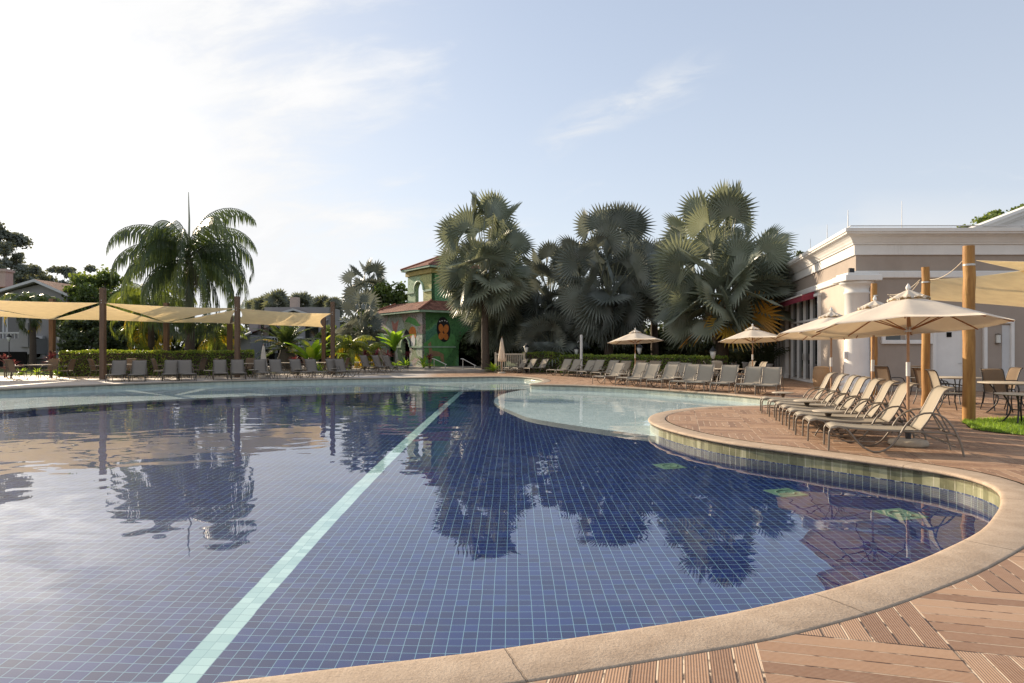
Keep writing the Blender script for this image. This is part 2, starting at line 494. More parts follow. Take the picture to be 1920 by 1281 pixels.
# ------------------------------------------------------------------ pool outline
NEAR = [(-4, 2.45), (-2.4, 2.66), (-1.4, 2.92), (-.9, 3.055), (-.21, 3.228), (.18, 3.35), (.817, 3.56), (1.21, 3.70), (1.595, 3.877), (1.99, 4.08),
        (2.41, 4.33), (2.87, 4.62), (3.31, 4.94), (3.89, 5.4), (4.40, 5.92), (4.82, 6.4), (5.20, 6.95), (5.36, 7.4), (5.36, 7.85), (5.17, 8.28), (4.83, 8.75), (4.24, 9.55),
        (3.62, 10.35), (3.23, 11.2), (2.97, 12.16), (2.87, 13.1), (2.96, 14.1), (3.35, 15.2), (3.98, 16.1), (4.8, 16.85), (5.7, 17.25), (6.7, 17.4),
        (8.3, 17.6), (8.9, 18.2), (8.5, 19.0), (7.9, 20.1), (7.24, 21.8), (6.24, 23.4), (4.69, 25.5), (2.9, 27.1), (1.5, 27.75), (.80, 28.0),
        (.86, 28.5), (1.25, 29.6), (1.5, 31.3), (1.3, 33.4), (.5, 35.4), (-.9, 36.1), (-3.0, 35.4), (-6, 34.4), (-9.2, 33.5), (-12.2, 32.2), (-15.6, 29.9), (-18.1, 27.1), (-19.6, 24.4),
        (-21.5, 20), (-23, 14), (-22, 7), (-16, 3.2), (-9, 2.3)]
POOL = catmull(NEAR, .2)
# deck materials
def deck_mat():
    t = T('grooved_plank_deck'); x, y, z = t.xyz()
    th = math.atan(312 / 1220.0); c_, s_ = math.cos(th), math.sin(th)
    a = x * s_ + y * c_; b = x * c_ - y * s_
    SZ = .95
    A = (a - 2.74) / SZ; B = (b - .38) / SZ
    par = (A.floor() + B.floor()).mod2().gt(.5)
    ipar = par.rsub(1.0)
    cc = A * ipar + B * par                       # across the planks
    along = B * ipar + A * par
    wob = (t.noise(1.7, 2, .5) - .5) * .012
    p = (cc + wob) * 8.0
    fr = p.fract(); e = (fr - .5).abs()
    gap = e.smooth(.455, .475)
    bj = ((along.fract() - .5).abs()).smooth(.4915, .4955)
    gapm = gap.max(bj)
    rid = (fr * (2 * PI * 9)).sin()
    rn = t.white(t.vec(p.floor(), A.floor() * 3.1 + B.floor() * 7.7, par))
    bn = t.white(t.vec(A.floor(), B.floor(), 4.0))
    st = t.noise(1.0, 5, .62, t.vec(x * 1.3, y * 1.3, 0.0))
    grain = t.noise(30, 4, .6)
    c = t.ramp(rn * .55 + st * .45, [(.15, (.20, .105, .060)), (.4, (.315, .177, .102)), (.6, (.40, .238, .140)), (.85, (.46, .295, .185))])
    c = t.mix(rid.smooth(.25, -.6) * .38 * ipar.rsub(1.15).min(1.0), c, (.14, .075, .045))
    c = t.mix(rid.smooth(.3, .9) * .16, c, (.60, .42, .29))
    wet = t.noise(.35, 5, .65).smooth(.56, .70)
    c = t.mix(wet * .45, c, (.17, .085, .045))
    c = t.mix(grain.smooth(.3, .8) * .12, c, (.6, .45, .33))
    sand = t.noise(3.3, 4, .7).smooth(.44, .52)
    gc = t.mix(sand, (.06, .035, .025), (.58, .44, .31))
    c = t.mix(gapm, c, gc)
    # the far left terrace is laid in pale worn concrete
    pale = (x * -1.0 - (y - 20.0) * .12 + t.noise(.3, 3, .5) * 2.0).smooth(3.0, 4.4) * y.gt(18.0)
    pc = t.ramp(t.noise(2.5, 5, .6), [(.3, (.40, .35, .31)), (.7, (.52, .46, .41))])
    c = t.mix(pale, c, pc)
    h = rid * .12 + gapm * -1.0 + grain * .15
    nm = t.bump(h * pale.rsub(1.0), .006)
    rough = (st.smooth(.45, .6) * -.16 + wet * -.22) + .66
    return t.principled(c, rough, 0, nm, .45)
M['deck'] = deck_mat()
def coping_mat():
    t = T('sandstone_coping'); uv = t.xyz(t.coord('UV'))
    n = t.noise(4, 6, .65); g = t.noise(70, 4, .7); pit = t.noise(28, 3, .6)
    c = t.ramp(n * .5 + g * .5, [(.32, (.31, .22, .15)), (.5, (.44, .33, .235)), (.68, (.56, .44, .325))])
    c = t.mix(pit.smooth(.66, .74) * .45, c, (.22, .14, .085))
    uvo = uv[0] + (n - .5) * .05
    j = (((uvo / 2.03).fract() - .5).abs()).smooth(.4965, .4985)
    c = t.mix(j * .6, c, (.24, .165, .11))
    x, y, z = t.xyz()
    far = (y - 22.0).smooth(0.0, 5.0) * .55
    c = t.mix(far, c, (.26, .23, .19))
    return t.principled(c, .8, 0, t.bump(g * .6 + pit * .6 + j * -2.0, .006), .3)
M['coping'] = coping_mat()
def wall_mat():
    t = T('pool_wall_tiles'); uv = t.xyz(t.coord('UV')); x, y, z = t.xyz()
    TS = .105
    u = uv[0] / TS; v = z / TS
    g = (((u).fract() - .5).abs()).gt(.468)
    gv = (((v + .3).fract() - .5).abs()).gt(.468)
    n = t.noise(5, 5, .65); ru = t.white(t.vec(u.floor(), 0.0, 0.0))
    band = t.ramp(n * .6 + ru * .4, [(.3, (.15, .145, .075)), (.55, (.27, .26, .145)), (.75, (.42, .40, .25))])
    gb = ((uv[0] / .13).fract() - .5).abs().gt(.475)
    stain = t.noise(6, 4, .7, t.vec(uv[0], z * .3, 0.0)).smooth(.4, .6)
    band = t.mix(gb * stain, band, (.66, .60, .45))
    blue = t.ramp(t.white(t.vec(u.floor(), (v + .3).floor(), 1.0)), [(0, (.010, .020, .085)), (1, (.022, .042, .15))])
    gr = g.max(gv)
    blue = t.mix(gr * .8, blue, (.42, .52, .50))
    scum = t.noise(9, 4, .7, t.vec(uv[0], z, 0.0)).smooth(.5, .62) * z.gt(-.232)
    blue = t.mix(scum * .7, blue, (.6, .6, .48))
    shallow = (y - 12.9).gt(0.0)
    pale = t.ramp(n, [(.3, (.44, .50, .46)), (.7, (.58, .62, .56))])
    pale = t.mix(gr * .35, pale, (.3, .35, .33))
    low = t.mix(shallow, blue, pale)
    c = t.mix(z.gt(-.221), low, t.mix(shallow * .55, band, pale))
    return t.principled(c, .28, 0, t.bump(gr * -1.0, .002), .5)
M['pwall'] = wall_mat()
def floor_mat():
    t = T('pool_floor_tiles'); x, y, z = t.xyz()
    TS = .105
    X = (x + 2.15) / TS; Y = y / TS
    g = ((X.fract() - .5).abs()).gt(.474).max(((Y.fract() - .5).abs()).gt(.474))
    r = t.white(t.vec(X.floor(), Y.floor(), 0.0))
    c = t.ramp(r, [(0, (.002, .009, .075)), (.6, (.003, .014, .108)), (1, (.006, .024, .145))])
    st = (x + 2.15).abs().lt(.1)
    # stripe is two tiles wide, its own joints dark
    X2 = (x + 2.15).abs().lt(.105)
    c2 = t.ramp(r, [(0, (.29, .48, .49)), (1, (.44, .64, .63))])
    c = t.mix(X2, c, c2)
    c = t.mix(g * X2.rsub(1.0), c, (.15, .29, .38))
    c = t.mix(g * X2 * .8, c, (.16, .30, .33))
    return t.principled(c, .4, 0, None, .3)
M['pfloor'] = floor_mat()
def ledge_mat():
    t = T('pale_ledge_tiles'); x, y, z = t.xyz(); TS = .105
    g = (((x / TS).fract() - .5).abs()).gt(.465).max((((y / TS).fract() - .5).abs()).gt(.465))
    r = t.white(t.vec((x / TS).floor(), (y / TS).floor(), 0.0))
    c = t.ramp(r * .5 + t.noise(.8, 4, .6) * .5, [(.25, (.52, .67, .69)), (.75, (.66, .80, .81))])
    c = t.mix(g * .35, c, (.32, .42, .42))
    return t.principled(c, .4, 0, None, .3)
M['ledge'] = ledge_mat()
def water_mat():
    t = T('pool_water'); x, y, z = t.xyz()
    # gentler near the camera and on the right, livelier to the left and far away
    liv = (x * -1.0).smooth(-3.0, 6.0) * .75 + .25
    big = t.noise(.9, 1, .4, t.vec(x * .8, y * 1.0, 0.0), .3)
    mid = t.noise(2.4, 0, .5, t.vec(x * .8, y * 1.1, 3.0), .4)
    sm = t.noise(8.0, 0, .5, t.vec(x, y, 7.0), .5)
    patch = t.noise(.22, 2, .5).smooth(.38, .62)
    far = y.smooth(5.0, 16.0)
    h = big * .009 + mid * .0032 * (liv * .7 + .3) + sm * .00025 * patch * liv + sm * .00012 * far
    # a ring of small ripples where an inlet stirs the surface
    nm = t.bump(h, 1.0)
    n = t.node('ShaderNodeBsdfRefraction'); n.inputs['Roughness'].default_value = 0.0; n.inputs['IOR'].default_value = 1.333
    t.put(n.inputs['Color'], (.97, .99, 1.0)); t.nt.links.new(nm, n.inputs['Normal'])
    g = t.node('ShaderNodeBsdfGlossy'); g.inputs['Roughness'].default_value = 0.0; t.nt.links.new(nm, g.inputs['Normal'])
    fr = t.node('ShaderNodeFresnel'); fr.inputs[0].default_value = 1.9; t.nt.links.new(nm, fr.inputs['Normal'])
    m = t.node('ShaderNodeMixShader'); t.nt.links.new(fr.outputs[0], m.inputs[0])
    t.nt.links.new(n.outputs[0], m.inputs[1]); t.nt.links.new(g.outputs[0], m.inputs[2])
    # seen from below the surface lets daylight straight through to the tiles
    tp_ = t.node('ShaderNodeBsdfTransparent'); ge = t.node('ShaderNodeNewGeometry'); m2 = t.node('ShaderNodeMixShader')
    t.nt.links.new(ge.outputs['Backfacing'], m2.inputs[0]); t.nt.links.new(m.outputs[0], m2.inputs[1]); t.nt.links.new(tp_.outputs[0], m2.inputs[2])
    t.nt.links.new(m2.outputs[0], t.out.inputs[0])
    return t.owner
M['water'] = water_mat()

WZ, FZ, LZ = -.23, -1.23, -.42
struct = lambda o: tag(o, kind='structure')
cop = sweep(POOL, [(.03, -.10), (.03, -.052), (.005, -.052), (-.012, -.038), (-.014, -.024), (-.006, -.010), (.012, -.002), (.04, 0), (.335, 0), (.352, -.006), (.356, -.06)])
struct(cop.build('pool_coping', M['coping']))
pw = sweep(POOL, [(.03, -1.3), (.03, -.05)])
pw.f = [f[::-1] for f in pw.f]
struct(pw.build('pool_wall', M['pwall']))
hole = offset(POOL, .368)
DECK = [(-40, -8), (40, -8), (40, 46), (2, 46), (-4, 44), (-14, 41), (-26, 37.2), (-40, 33)]
struct(sheet('deck', DECK, [hole], 0.0, M['deck']))
gh = offset(POOL, .30)
tg = T('ground_soil'); gn = tg.noise(.15, 6, .65)
M['ground'] = tg.principled(tg.ramp(gn, [(.3, (.05, .055, .02)), (.55, (.08, .10, .03)), (.75, (.12, .12, .05))]), .95, 0, None, .1)
struct(sheet('ground', [(-900, -300), (900, -300), (900, 1500), (-900, 1500)], [gh], -.035, M['ground']))
LEDGE = [(2.87 + .02, 13.15), (1.72, 14.6), (.54, 16.4), (.12, 17.8), (-.42, 20.2), (-.62, 22.2), (-.45, 24.6), (-.15, 26.2), (.35, 27.6), (.72, 28.4)]
LEDGE2 = [(.1, 28.3), (-.9, 27.9), (-3.6, 27.3), (-7.6, 25.5), (-12.2, 22.3), (-14.8, 18.4), (-16.8, 14), (-17.5, 9), (-17, 2)]
L1 = catmull(LEDGE, .25, False); L2 = catmull(LEDGE2, .4, False)
edge = L1 + L2
DEEP = edge + [V((-17, 0)), V((8, 0)), V((8, 13)), V((4, 13.12))]
struct(sheet('pool_floor', [(-40, -2), (20, -2), (20, 45), (-40, 45)], [], FZ, M['pfloor']))
struct(sheet('pool_ledge', [(-40, -2), (20, -2), (20, 45), (-40, 45)], [DEEP], LZ, M['ledge']))
rs = sweep(edge, [(0, FZ), (0, LZ + .001)], closed=False)
struct(rs.build('ledge_riser', M['pwall']))
struct(sheet('water', offset(POOL, .032), [], WZ, M['water']))

# inlet plates: pale green mosaic squares on the floor
M['plate'] = mat('green_mosaic', (.11, .22, .17), .5, .3, 22)
M['plated'] = mat('green_mosaic_ring', (.09, .19, .145), .5, .3, 22)
for i, (x, y, nm) in enumerate([(2.59, 10.7, 'farthest'), (3.72, 8.85, 'middle'), (4.62, 7.75, 'nearest')]):
    th = thing('floor_plate', 'pale green mosaic square on the pool floor, %s of the three' % nm, 'floor inlet', (x, y, FZ), R(-14 + 30), 'green inlet squares')
    b = MB().box(0, 0, .006, .42, .42, .008, 0, bev=.002); b.build('plate', M['plate'], th)
    r_ = MB().tube([(.12 * math.cos(a), .12 * math.sin(a), .012) for a in [2 * PI * k / 28 for k in range(28)]], .014, 6, closed=True); r_.build('ring', M['plated'], th)
    MB().lathe([(.025, .013), (.02, .022), (.001, .024)], 12).build('nozzle', M['plate'], th)

# raised terrace in front of the painted tower
M['terrace'] = mat('terrace_render', (.30, .26, .22), .85, .15, 3, dirt=(.18, .15, .12))
TP = catmull([(-10.4, 41.5), (-8.0, 40.6), (-5.0, 40.4), (-2.6, 41.2), (-1.4, 43.0), (-1.4, 47), (-4, 52), (-14, 54), (-22, 50), (-16, 44)], .5)
tb = sweep(TP, [(.0, -.03), (.0, .14), (-.02, .165), (-.3, .165)])
tb.build('upper_terrace_kerb', M['terrace'])['kind'] = 'structure'
struct(sheet('upper_terrace', offset(TP, -.28), [], .16, M['terrace']))
# lawn patch at right
LP = catmull([(8.6, 11.9), (9.0, 12.9), (9.6, 13.7), (11.5, 14.2), (14.5, 14.4), (17, 14.2), (19, 12), (16, 10.2), (11.5, 10.1), (9.3, 10.9)], .3)
ls = sheet('lawn_soil', LP, [], .012, M['ground']); struct(ls)
gmb = MB()
cnt = 0
xs = [p.x for p in LP]; ys = [p.y for p in LP]
def inside(p, P):
    c = False; j = len(P) - 1
    for i in range(len(P)):
        if (P[i].y > p[1]) != (P[j].y > p[1]) and p[0] < (P[j].x - P[i].x) * (p[1] - P[i].y) / (P[j].y - P[i].y) + P[i].x: c = not c
        j = i
    return c
while cnt < 26000:
    p = (rnd.uniform(min(xs), max(xs)), rnd.uniform(min(ys), max(ys)))
    if p[0] > 13.5 or not inside(p, LP): 
        cnt += .2; continue
    h = rnd.uniform(.03, .075); a = rnd.uniform(0, 2 * PI); w = .007
    dx, dy = math.cos(a) * w, math.sin(a) * w; lx, ly = rnd.gauss(0, .02), rnd.gauss(0, .02)
    gmb.add([(p[0] - dx, p[1] - dy, .012), (p[0] + dx, p[1] + dy, .012), (p[0] + lx, p[1] + ly, .012 + h)], [(0, 1, 2)], 0, max(0, min(1, .5 + .9 * noise.noise(V((p[0] * .9, p[1] * .9, 0))) + rnd.gauss(0, .15))))
    cnt += 1
tag(gmb.build('grass', M['grassm']), 'short bright green lawn grass beside the log posts', 'grass', kind='stuff')



# ------------------------------------------------------------------ furniture makers
ORD = ['first', 'second', 'third', 'fourth', 'fifth', 'sixth', 'seventh', 'eighth', 'ninth', 'tenth', 'eleventh', 'twelfth', 'thirteenth', 'fourteenth']
def sling_strip(mb, prof, hw, th=.006, mi=0, n=6, sag=.012):
    # prof: list of (x,z) along the strip; cloth between +-hw, slightly sagging across, with real thickness
    vs = []; m = len(prof)
    for side in (0, 1):
        for i, (x, z) in enumerate(prof):
            a = prof[max(0, i - 1)]; b = prof[min(m - 1, i + 1)]
            t = V((b[0] - a[0], b[1] - a[1])).normalized(); nx, nz = -t.y, t.x
            for k in range(n + 1):
                u = k / n * 2 - 1
                d = -sag * (1 - u * u) + (th / 2 if side else -th / 2)
                vs.append((x + nx * d, u * hw, z + nz * d))
    fs = []; row = n + 1; off = m * row
    for i in range(m - 1):
        for k in range(n):
            a = i * row + k
            fs.append((a, a + 1, a + row + 1, a + row)); fs.append((off + a, off + a + row, off + a + row + 1, off + a + 1))
        for k in (0, n):
            a = i * row + k
            fs.append((a, a + row, off + a + row, off + a))
    for i in (0, m - 1):
        for k in range(n):
            a = i * row + k; fs.append((a, a + 1, off + a + 1, off + a))
    mb.add(vs, fs, mi, .5, True)
def arcpts(P, step=.05): return [(p.x, p.y) for p in catmull(P, step, False)]

def make_lounger(label, back=0.0, cloth='sling', metal='framel'):
    t = thing('sun_lounger', label, 'sun lounger')
    s = MB(); sling_strip(s, arcpts([(-.04, .30), (-.03, .345), (.03, .368), (.25, .350), (.7, .335), (1.12, .345)], .06), .285)
    s.build('seat', M[cloth], t)
    bx, bz = 1.12, .345
    A = R(61 + back); c, n = math.cos(A), math.sin(A)
    P = [(0, 0), (.18, -.012), (.40, .0), (.56, .015), (.64, .012), (.70, -.02), (.73, -.07)]
    pts = [(bx + a * c - b * n, bz + a * n + b * c) for a, b in P]
    bp = arcpts(pts, .06)
    b = MB(); sling_strip(b, bp, .285); b.build('backrest', M[cloth], t)
    f = MB(); r = .014
    for sy in (-.30, .30):
        f.tube([(x, sy, z) for x, z in arcpts([(-.03, .33), (.03, .352), (.25, .335), (.7, .32), (1.1, .32), (1.5, .31), (1.58, .27)], .08)], r, 7)
        f.tube([(x, sy * .985, z) for x, z in bp], .013, 7)
    for x, z in ((-.035, .318), (.45, .322), (1.0, .318), (1.5, .308)): f.tube([(x, -.30, z), (x, .30, z)], .011, 6)
    x, z = bp[-1]; f.tube([(x, -.295, z), (x, .295, z)], .012, 6)
    for sy in (-.30, .30): f.tube([(.0, sy, .14), (.55, sy, .16)], .009, 5)
    f.build('frame', M[metal], t)
    for sy in (-.32, .32):
        MB().tube([(x, sy, z) for x, z in arcpts([(.05, .345), (-.03, .33), (-.055, .27), (-.06, .12), (-.065, .0)], .06)], .015, 7).build('leg', M[metal], t)
        MB().tube([(x, sy * 1.03, z) for x, z in arcpts([(.10, .345), (.17, .33), (.25, .24), (.34, .12), (.46, .03), (.60, .015), (.73, .09), (.84, .24), (.95, .44), (1.08, .56), (1.24, .60), (1.4, .54), (1.52, .38), (1.6, .18), (1.64, .0)], .06)], .014, 7).build('armrest', M[metal], t)
    k = MB()
    for sy in (-.25, .25):
        mx, mz = bp[len(bp) // 2]
        k.tube([(mx, sy, mz), (1.50, sy, .30)], .01, 6); k.tube([(1.14, sy, .30), (1.56, sy, .12)], .009, 5)
    for x in (1.28, 1.36, 1.44, 1.52): k.tube([(x, -.25, .30 - (x - 1.06) * .3), (x, .25, .30 - (x - 1.06) * .3)], .008, 5)
    k.build('recline_bracket', M[metal], t)
    return t

def make_chair(label, cloth='slingb', metal='frame'):
    t = thing('patio_chair', label, 'chair')
    s = MB(); sling_strip(s, arcpts([(.27, .40), (.25, .435), (.18, .44), (-.05, .425), (-.20, .42)], .06), .235); s.build('seat', M[cloth], t)
    bp = arcpts([(-.20, .44), (-.24, .60), (-.29, .80), (-.35, .96), (-.40, 1.0)], .07)
    b = MB(); sling_strip(b, bp, .235); b.build('backrest', M[cloth], t)
    f = MB()
    for sy in (-.25, .25):
        f.tube([(x, sy, z) for x, z in bp], .012, 6); f.tube([(.27, sy, .40), (.2, sy, .43), (-.2, sy, .415)], .012, 6)
    x, z = bp[-1]; f.tube([(x, -.25, z), (x, .25, z)], .011, 6)
    for x, z in ((.24, .40), (-.19, .41)): f.tube([(x, -.25, z), (x, .25, z)], .010, 6)
    f.build('frame', M[metal], t)
    for sy in (-.27, .27):
        MB().tube([(x, sy, z) for x, z in arcpts([(-.26, .66), (-.12, .665), (.08, .66), (.22, .63), (.28, .54), (.25, .42)], .06)], [.014] * len(arcpts([(-.26, .66), (-.12, .665), (.08, .66), (.22, .63), (.28, .54), (.25, .42)], .06)), 7, flat=1.3).build('armrest', M[metal], t)
        MB().tube([(.25, sy, .44), (.27, sy, .2), (.31, sy, 0)], .013, 7).build('leg', M[metal], t)
        MB().tube([(-.18, sy, .44), (-.24, sy, .2), (-.34, sy, 0)], .013, 7).build('leg', M[metal], t)
    return t

def make_table(label, rad=.58, metal='darkframe'):
    t = thing('patio_table', label, 'table')
    MB().lathe([(rad - .02, .705), (rad, .712), (rad, .728), (rad - .015, .735), (0, .737)][:4] + [(0.001, .737)], 40).build('tabletop', M['tabletop'], t)
    f = MB(); f.lathe([(rad * .62, .690), (rad * .62 + .02, .690), (rad * .62 + .02, .704), (rad * .62, .704)], 28)
    f.tube([(rad * .36 * math.cos(a), rad * .36 * math.sin(a), .34) for a in [2 * PI * k / 20 for k in range(20)]], .009, 5, closed=True)
    f.build('table_ring', M[metal], t)
    for k in range(4):
        a = PI / 4 + k * PI / 2
        P = [(.62 * rad, .69), (.5 * rad, .58), (.36 * rad, .40), (.38 * rad, .25), (.55 * rad, .10), (.72 * rad, .0)]
        MB().tube([(x * math.cos(a), x * math.sin(a), z) for x, z in arcpts(P, .07)], .016, 7).build('leg', M[metal], t)
    return t
def make_side_table(label, metal='frame'):
    t = thing('side_table', label, 'side table')
    MB().lathe([(.24, .425), (.255, .432), (.255, .446), (.24, .452), (.001, .452)], 32).build('tabletop', M['tabletop'], t)
    MB().lathe([(.045, .14), (.03, .2), (.03, .33), (.06, .41), (.14, .425)], 14).build('pedestal', M[metal], t)
    for k in range(4):
        a = PI / 4 + k * PI / 2
        MB().tube([(x * math.cos(a), x * math.sin(a), z) for x, z in arcpts([(.03, .22), (.10, .17), (.19, .07), (.22, .0)], .05)], .012, 6).build('leg', M[metal], t)
    return t

def make_umbrella(label, lean=(0, 0), seed=0, rad=1.33, rz=0.0, tilt=.085):
    q = random.Random(seed)
    t = thing('market_umbrella', label, 'umbrella')
    H, RZ = 2.36, 1.86
    ax = lean
    def L(p):  # lean about the base
        if p[2] > 1.7: p = (p[0], p[1], p[2] - tilt * (p[0] * math.sin(rz) + p[1] * math.cos(rz)))
        return (p[0] + ax[0] * p[2], p[1] + ax[1] * p[2], p[2])
    # canopy
    def surf(a, s_, top, rim, rr):
        # a in gores; s_ 0 apex .. 1 rim
        k = (a / (2 * PI) * 8) % 1.0
        mid = 1 - abs(2 * k - 1)
        chord = math.cos(PI / 8) / math.cos((k - .5) * PI / 4)
        r_ = rr * s_ * chord
        z = top + (rim - top) * (s_ ** 1.06) - .06 * mid * s_ * s_
        z += .05 * mid * s_ ** 6
        return (r_ * math.cos(a), r_ * math.sin(a), z)
    NA, NS = 64, 8
    def shell(top, rim, rr, s0, name, mt, flare=0.0):
        mb = MB(); vs = []
        for th in (0, 1):
            for i in range(NS + 1):
                s_ = s0 + (1 - s0) * i / NS
                for j in range(NA):
                    a = 2 * PI * j / NA
                    x, y, z = surf(a, s_, top, rim, rr)
                    if flare: z += flare * q.uniform(-1, 1) * s_ if i == NS else 0
                    vs.append(L((x, y, z - th * .006)))
        fs = []; O = (NS + 1) * NA
        for i in range(NS):
            for j in range(NA):
                a = i * NA + j; b = i * NA + (j + 1) % NA
                fs.append((a, a + NA, b + NA, b)); fs.append((O + a, O + b, O + b + NA, O + a + NA))
        for i in (0, NS):
            for j in range(NA):
                a = i * NA + j; b = i * NA + (j + 1) % NA; fs.append((a, b, O + b, O + a))
        mb.add(vs, fs, 0, .5, True)
        return mb.build(name, mt, t)
    shell(H - .02, RZ, rad, .10, 'canopy', M['canvas'])
    shell(H + .075, H - .075, .30, .05, 'vent_cap', M['canvas'], .035)
    for k in range(8):
        a = 2 * PI * k / 8
        rb = MB().tube([L((rad * s_ * math.cos(a), rad * s_ * math.sin(a), H - .045 + (RZ - H + .02) * s_ ** 1.06)) for s_ in (.04, .35, .7, .985)], .011, 5).build('rib', M['teak'], t)
        MB().tube([L((.04 * math.cos(a), .04 * math.sin(a), 1.80)), L((rad * .52 * math.cos(a), rad * .52 * math.sin(a), H - .05 + (RZ - H + .02) * .5))], .009, 5).build('strut', M['teak'], rb)
    MB().lathe([(.045, 1.77), (.05, 1.78), (.05, 1.83), (.03, 1.85)], 14).xform(Matrix(((1, 0, ax[0], 0), (0, 1, ax[1], 0), (0, 0, 1, 0), (0, 0, 0, 1)))).build('hub', M['greytrim'], t)
    MB().tube([L((0, 0, z)) for z in (.12, 1.2, H + .02)], .021, 10).build('pole', M['polew'], t)
    MB().tube([L((0, 0, 1.08)), L((0, 0, 1.30))], .031, 10).build('pole_sleeve', M['white'], t)
    MB().lathe([(.02, H + .06), (.035, H + .08), (.035, H + .11), (.015, H + .15), (.001, H + .17)], 10).xform(Matrix(((1, 0, ax[0], 0), (0, 1, ax[1], 0), (0, 0, 1, 0), (0, 0, 0, 1)))).build('finial', M['white'], t)
    b = MB(); b.lathe([(.25, 0), (.275, .015), (.28, .05), (.26, .085), (.18, .10), (.05, .105)], 32)
    b.build('base', M['basestone'], t)
    MB().lathe([(.04, .10), (.04, .32), (.03, .33)], 12).build('base_tube', M['darkframe'], t)
    return t
M['polew'] = mat('umbrella_pole_wood', (.42, .24, .13), .5, .2, 8)

# ---- near row of loungers on the peninsula
lg = make_lounger('nearest sun lounger on the round peninsula, its whole frame and curved arm in view')
lg['group'] = 'loungers under the near umbrellas'
near = [(4.86, 9.92, -20), (4.99, 10.92, -19), (5.14, 11.68, -19), (5.34, 12.45, -19), (5.52, 13.20, -19), (5.72, 13.98, -19), (5.88, 14.75, -20), (6.00, 15.5, -20)]
for i, (x, y, a) in enumerate(near):
    lab = 'taupe sling lounger on the peninsula, %s back from the pool corner in the near row' % ORD[i]
    if i == 0: lg.location = (x, y, 0); lg.rotation_euler = (0, 0, R(a))
    else: dup(lg, (x, y, 0), R(a + rnd.uniform(-2.5, 2.5)), lab if i < 7 else 'last lounger of the near row, farthest along the peninsula', 'loungers under the near umbrellas')
st = make_side_table('round stone topped side table between the near loungers, closest to the camera'); st['group'] = 'low side tables'
st.location = (5.42, 11.15, 0)
dup(st, (6.05, 13.35, 0), 0, 'round side table between near loungers, middle one of three on the peninsula', 'low side tables')
dup(st, (6.62, 15.9, 0), 0, 'round side table at the far end of the near lounger row', 'low side tables')
um = make_umbrella('nearest cream umbrella, wide canopy before the grey wall, round cream base', (.0, 0), 1, 1.33, R(12)); um['group'] = 'cream market umbrellas'
um.location = (6.18, 10.15, 0); um.rotation_euler = (0, 0, R(12))
u2 = make_umbrella('cream umbrella on a leaning pole, just behind the nearest one', (.055, .0), 2, 1.33, R(30)); u2['group'] = 'cream market umbrellas'
u2.location = (6.78, 12.3, 0); u2.rotation_euler = (0, 0, R(30))
dup(um, (7.80, 15.9, 0), R(5), 'cream umbrella before the tall glass doors, third from the camera', 'cream market umbrellas')
dup(um, (XA(1411, 26.0), 26.0, 0), R(20), 'cream umbrella among the far loungers, before the dark potted plants', 'cream market umbrellas')
dup(um, (XA(1191, 31.0), 31.0, 0), R(35), 'farthest cream umbrella, before the dark palm trunks above the clipped hedge', 'cream market umbrellas')

# ---- far right rows along the pool and before the hedge
far_front = [(1124, 720.5, 46), (1168, 723.5, 47), (1190, 726, 48), (1228, 728, 52), (1272, 732, 55), (1304, 734, 57), (1350, 736.5, 59), (1398, 739.5, 61), (1436, 742, 60)]
def variant(back, label, px, py, ang, grp):
    p = G(px, py); o = make_lounger(label, back); o['group'] = grp
    o.location = (p.x, p.y, 0); o.rotation_euler = (0, 0, R(ang)); return o
FFL = 'taupe lounger at the shallow bay, %s from the left in the front row'
va = variant(-9, FFL % 'first', far_front[0][0], far_front[0][1], far_front[0][2], 'loungers along the shallow bay')
vb = variant(-4, FFL % 'second', far_front[1][0], far_front[1][1], far_front[1][2], 'loungers along the shallow bay')
for i, (px, py, a) in enumerate(far_front):
    if i < 2: continue
    p = G(px, py)
    dup(rnd.choice([va, vb, va]), (p.x, p.y, 0), R(a + rnd.uniform(-3, 3)), 'taupe lounger at the shallow bay, %s from the left in the front row' % ORD[i], 'loungers along the shallow bay')
far_back = [(1034, 704.5, 42), (1050, 705.5, 43), (1075, 707, 44), (1092, 708.5, 45), (1118, 711, 46), (1146, 713.5, 48), (1170, 715, 48), (1200, 716.5, 50), (1232, 718.5, 50), (1258, 720, 50)]
for i, (px, py, a) in enumerate(far_back):
    p = G(px, py)
    dup(rnd.choice([va, vb, lg]), (p.x, p.y, 0), R(a + rnd.uniform(-4, 4)), 'taupe lounger against the right hedge, %s from the left in the back row' % ORD[i], 'loungers before the right hedge')
for i, (px, py) in enumerate([(950, 699.5), (966, 700.2), (988, 700.5)]):
    p = G(px, py)
    dup(va, (p.x, p.y, 0), R(36), ['lounger beside the folded umbrella by the pale picket fence', 'lounger between picket fence and hedge end, pale back in sun', 'lounger just before the left end of the right hedge'][i], 'loungers by the picket fence')
for i, (px, py, l_) in enumerate([(1072, 706, 'small side table in the back row near the shower post'), (1113, 709, 'small side table in the back row left of the farthest umbrella'), (1152, 722, 'dark side table at the left end of the front row'), (1258, 731, 'side table in the middle of the front row, beside a shaded lounger'), (1386, 735, 'side table before the fourth umbrella pole in the front row')]):
    p = G(px, py); dup(st, (p.x + .4, p.y + .5, 0), 0, l_, 'low side tables')
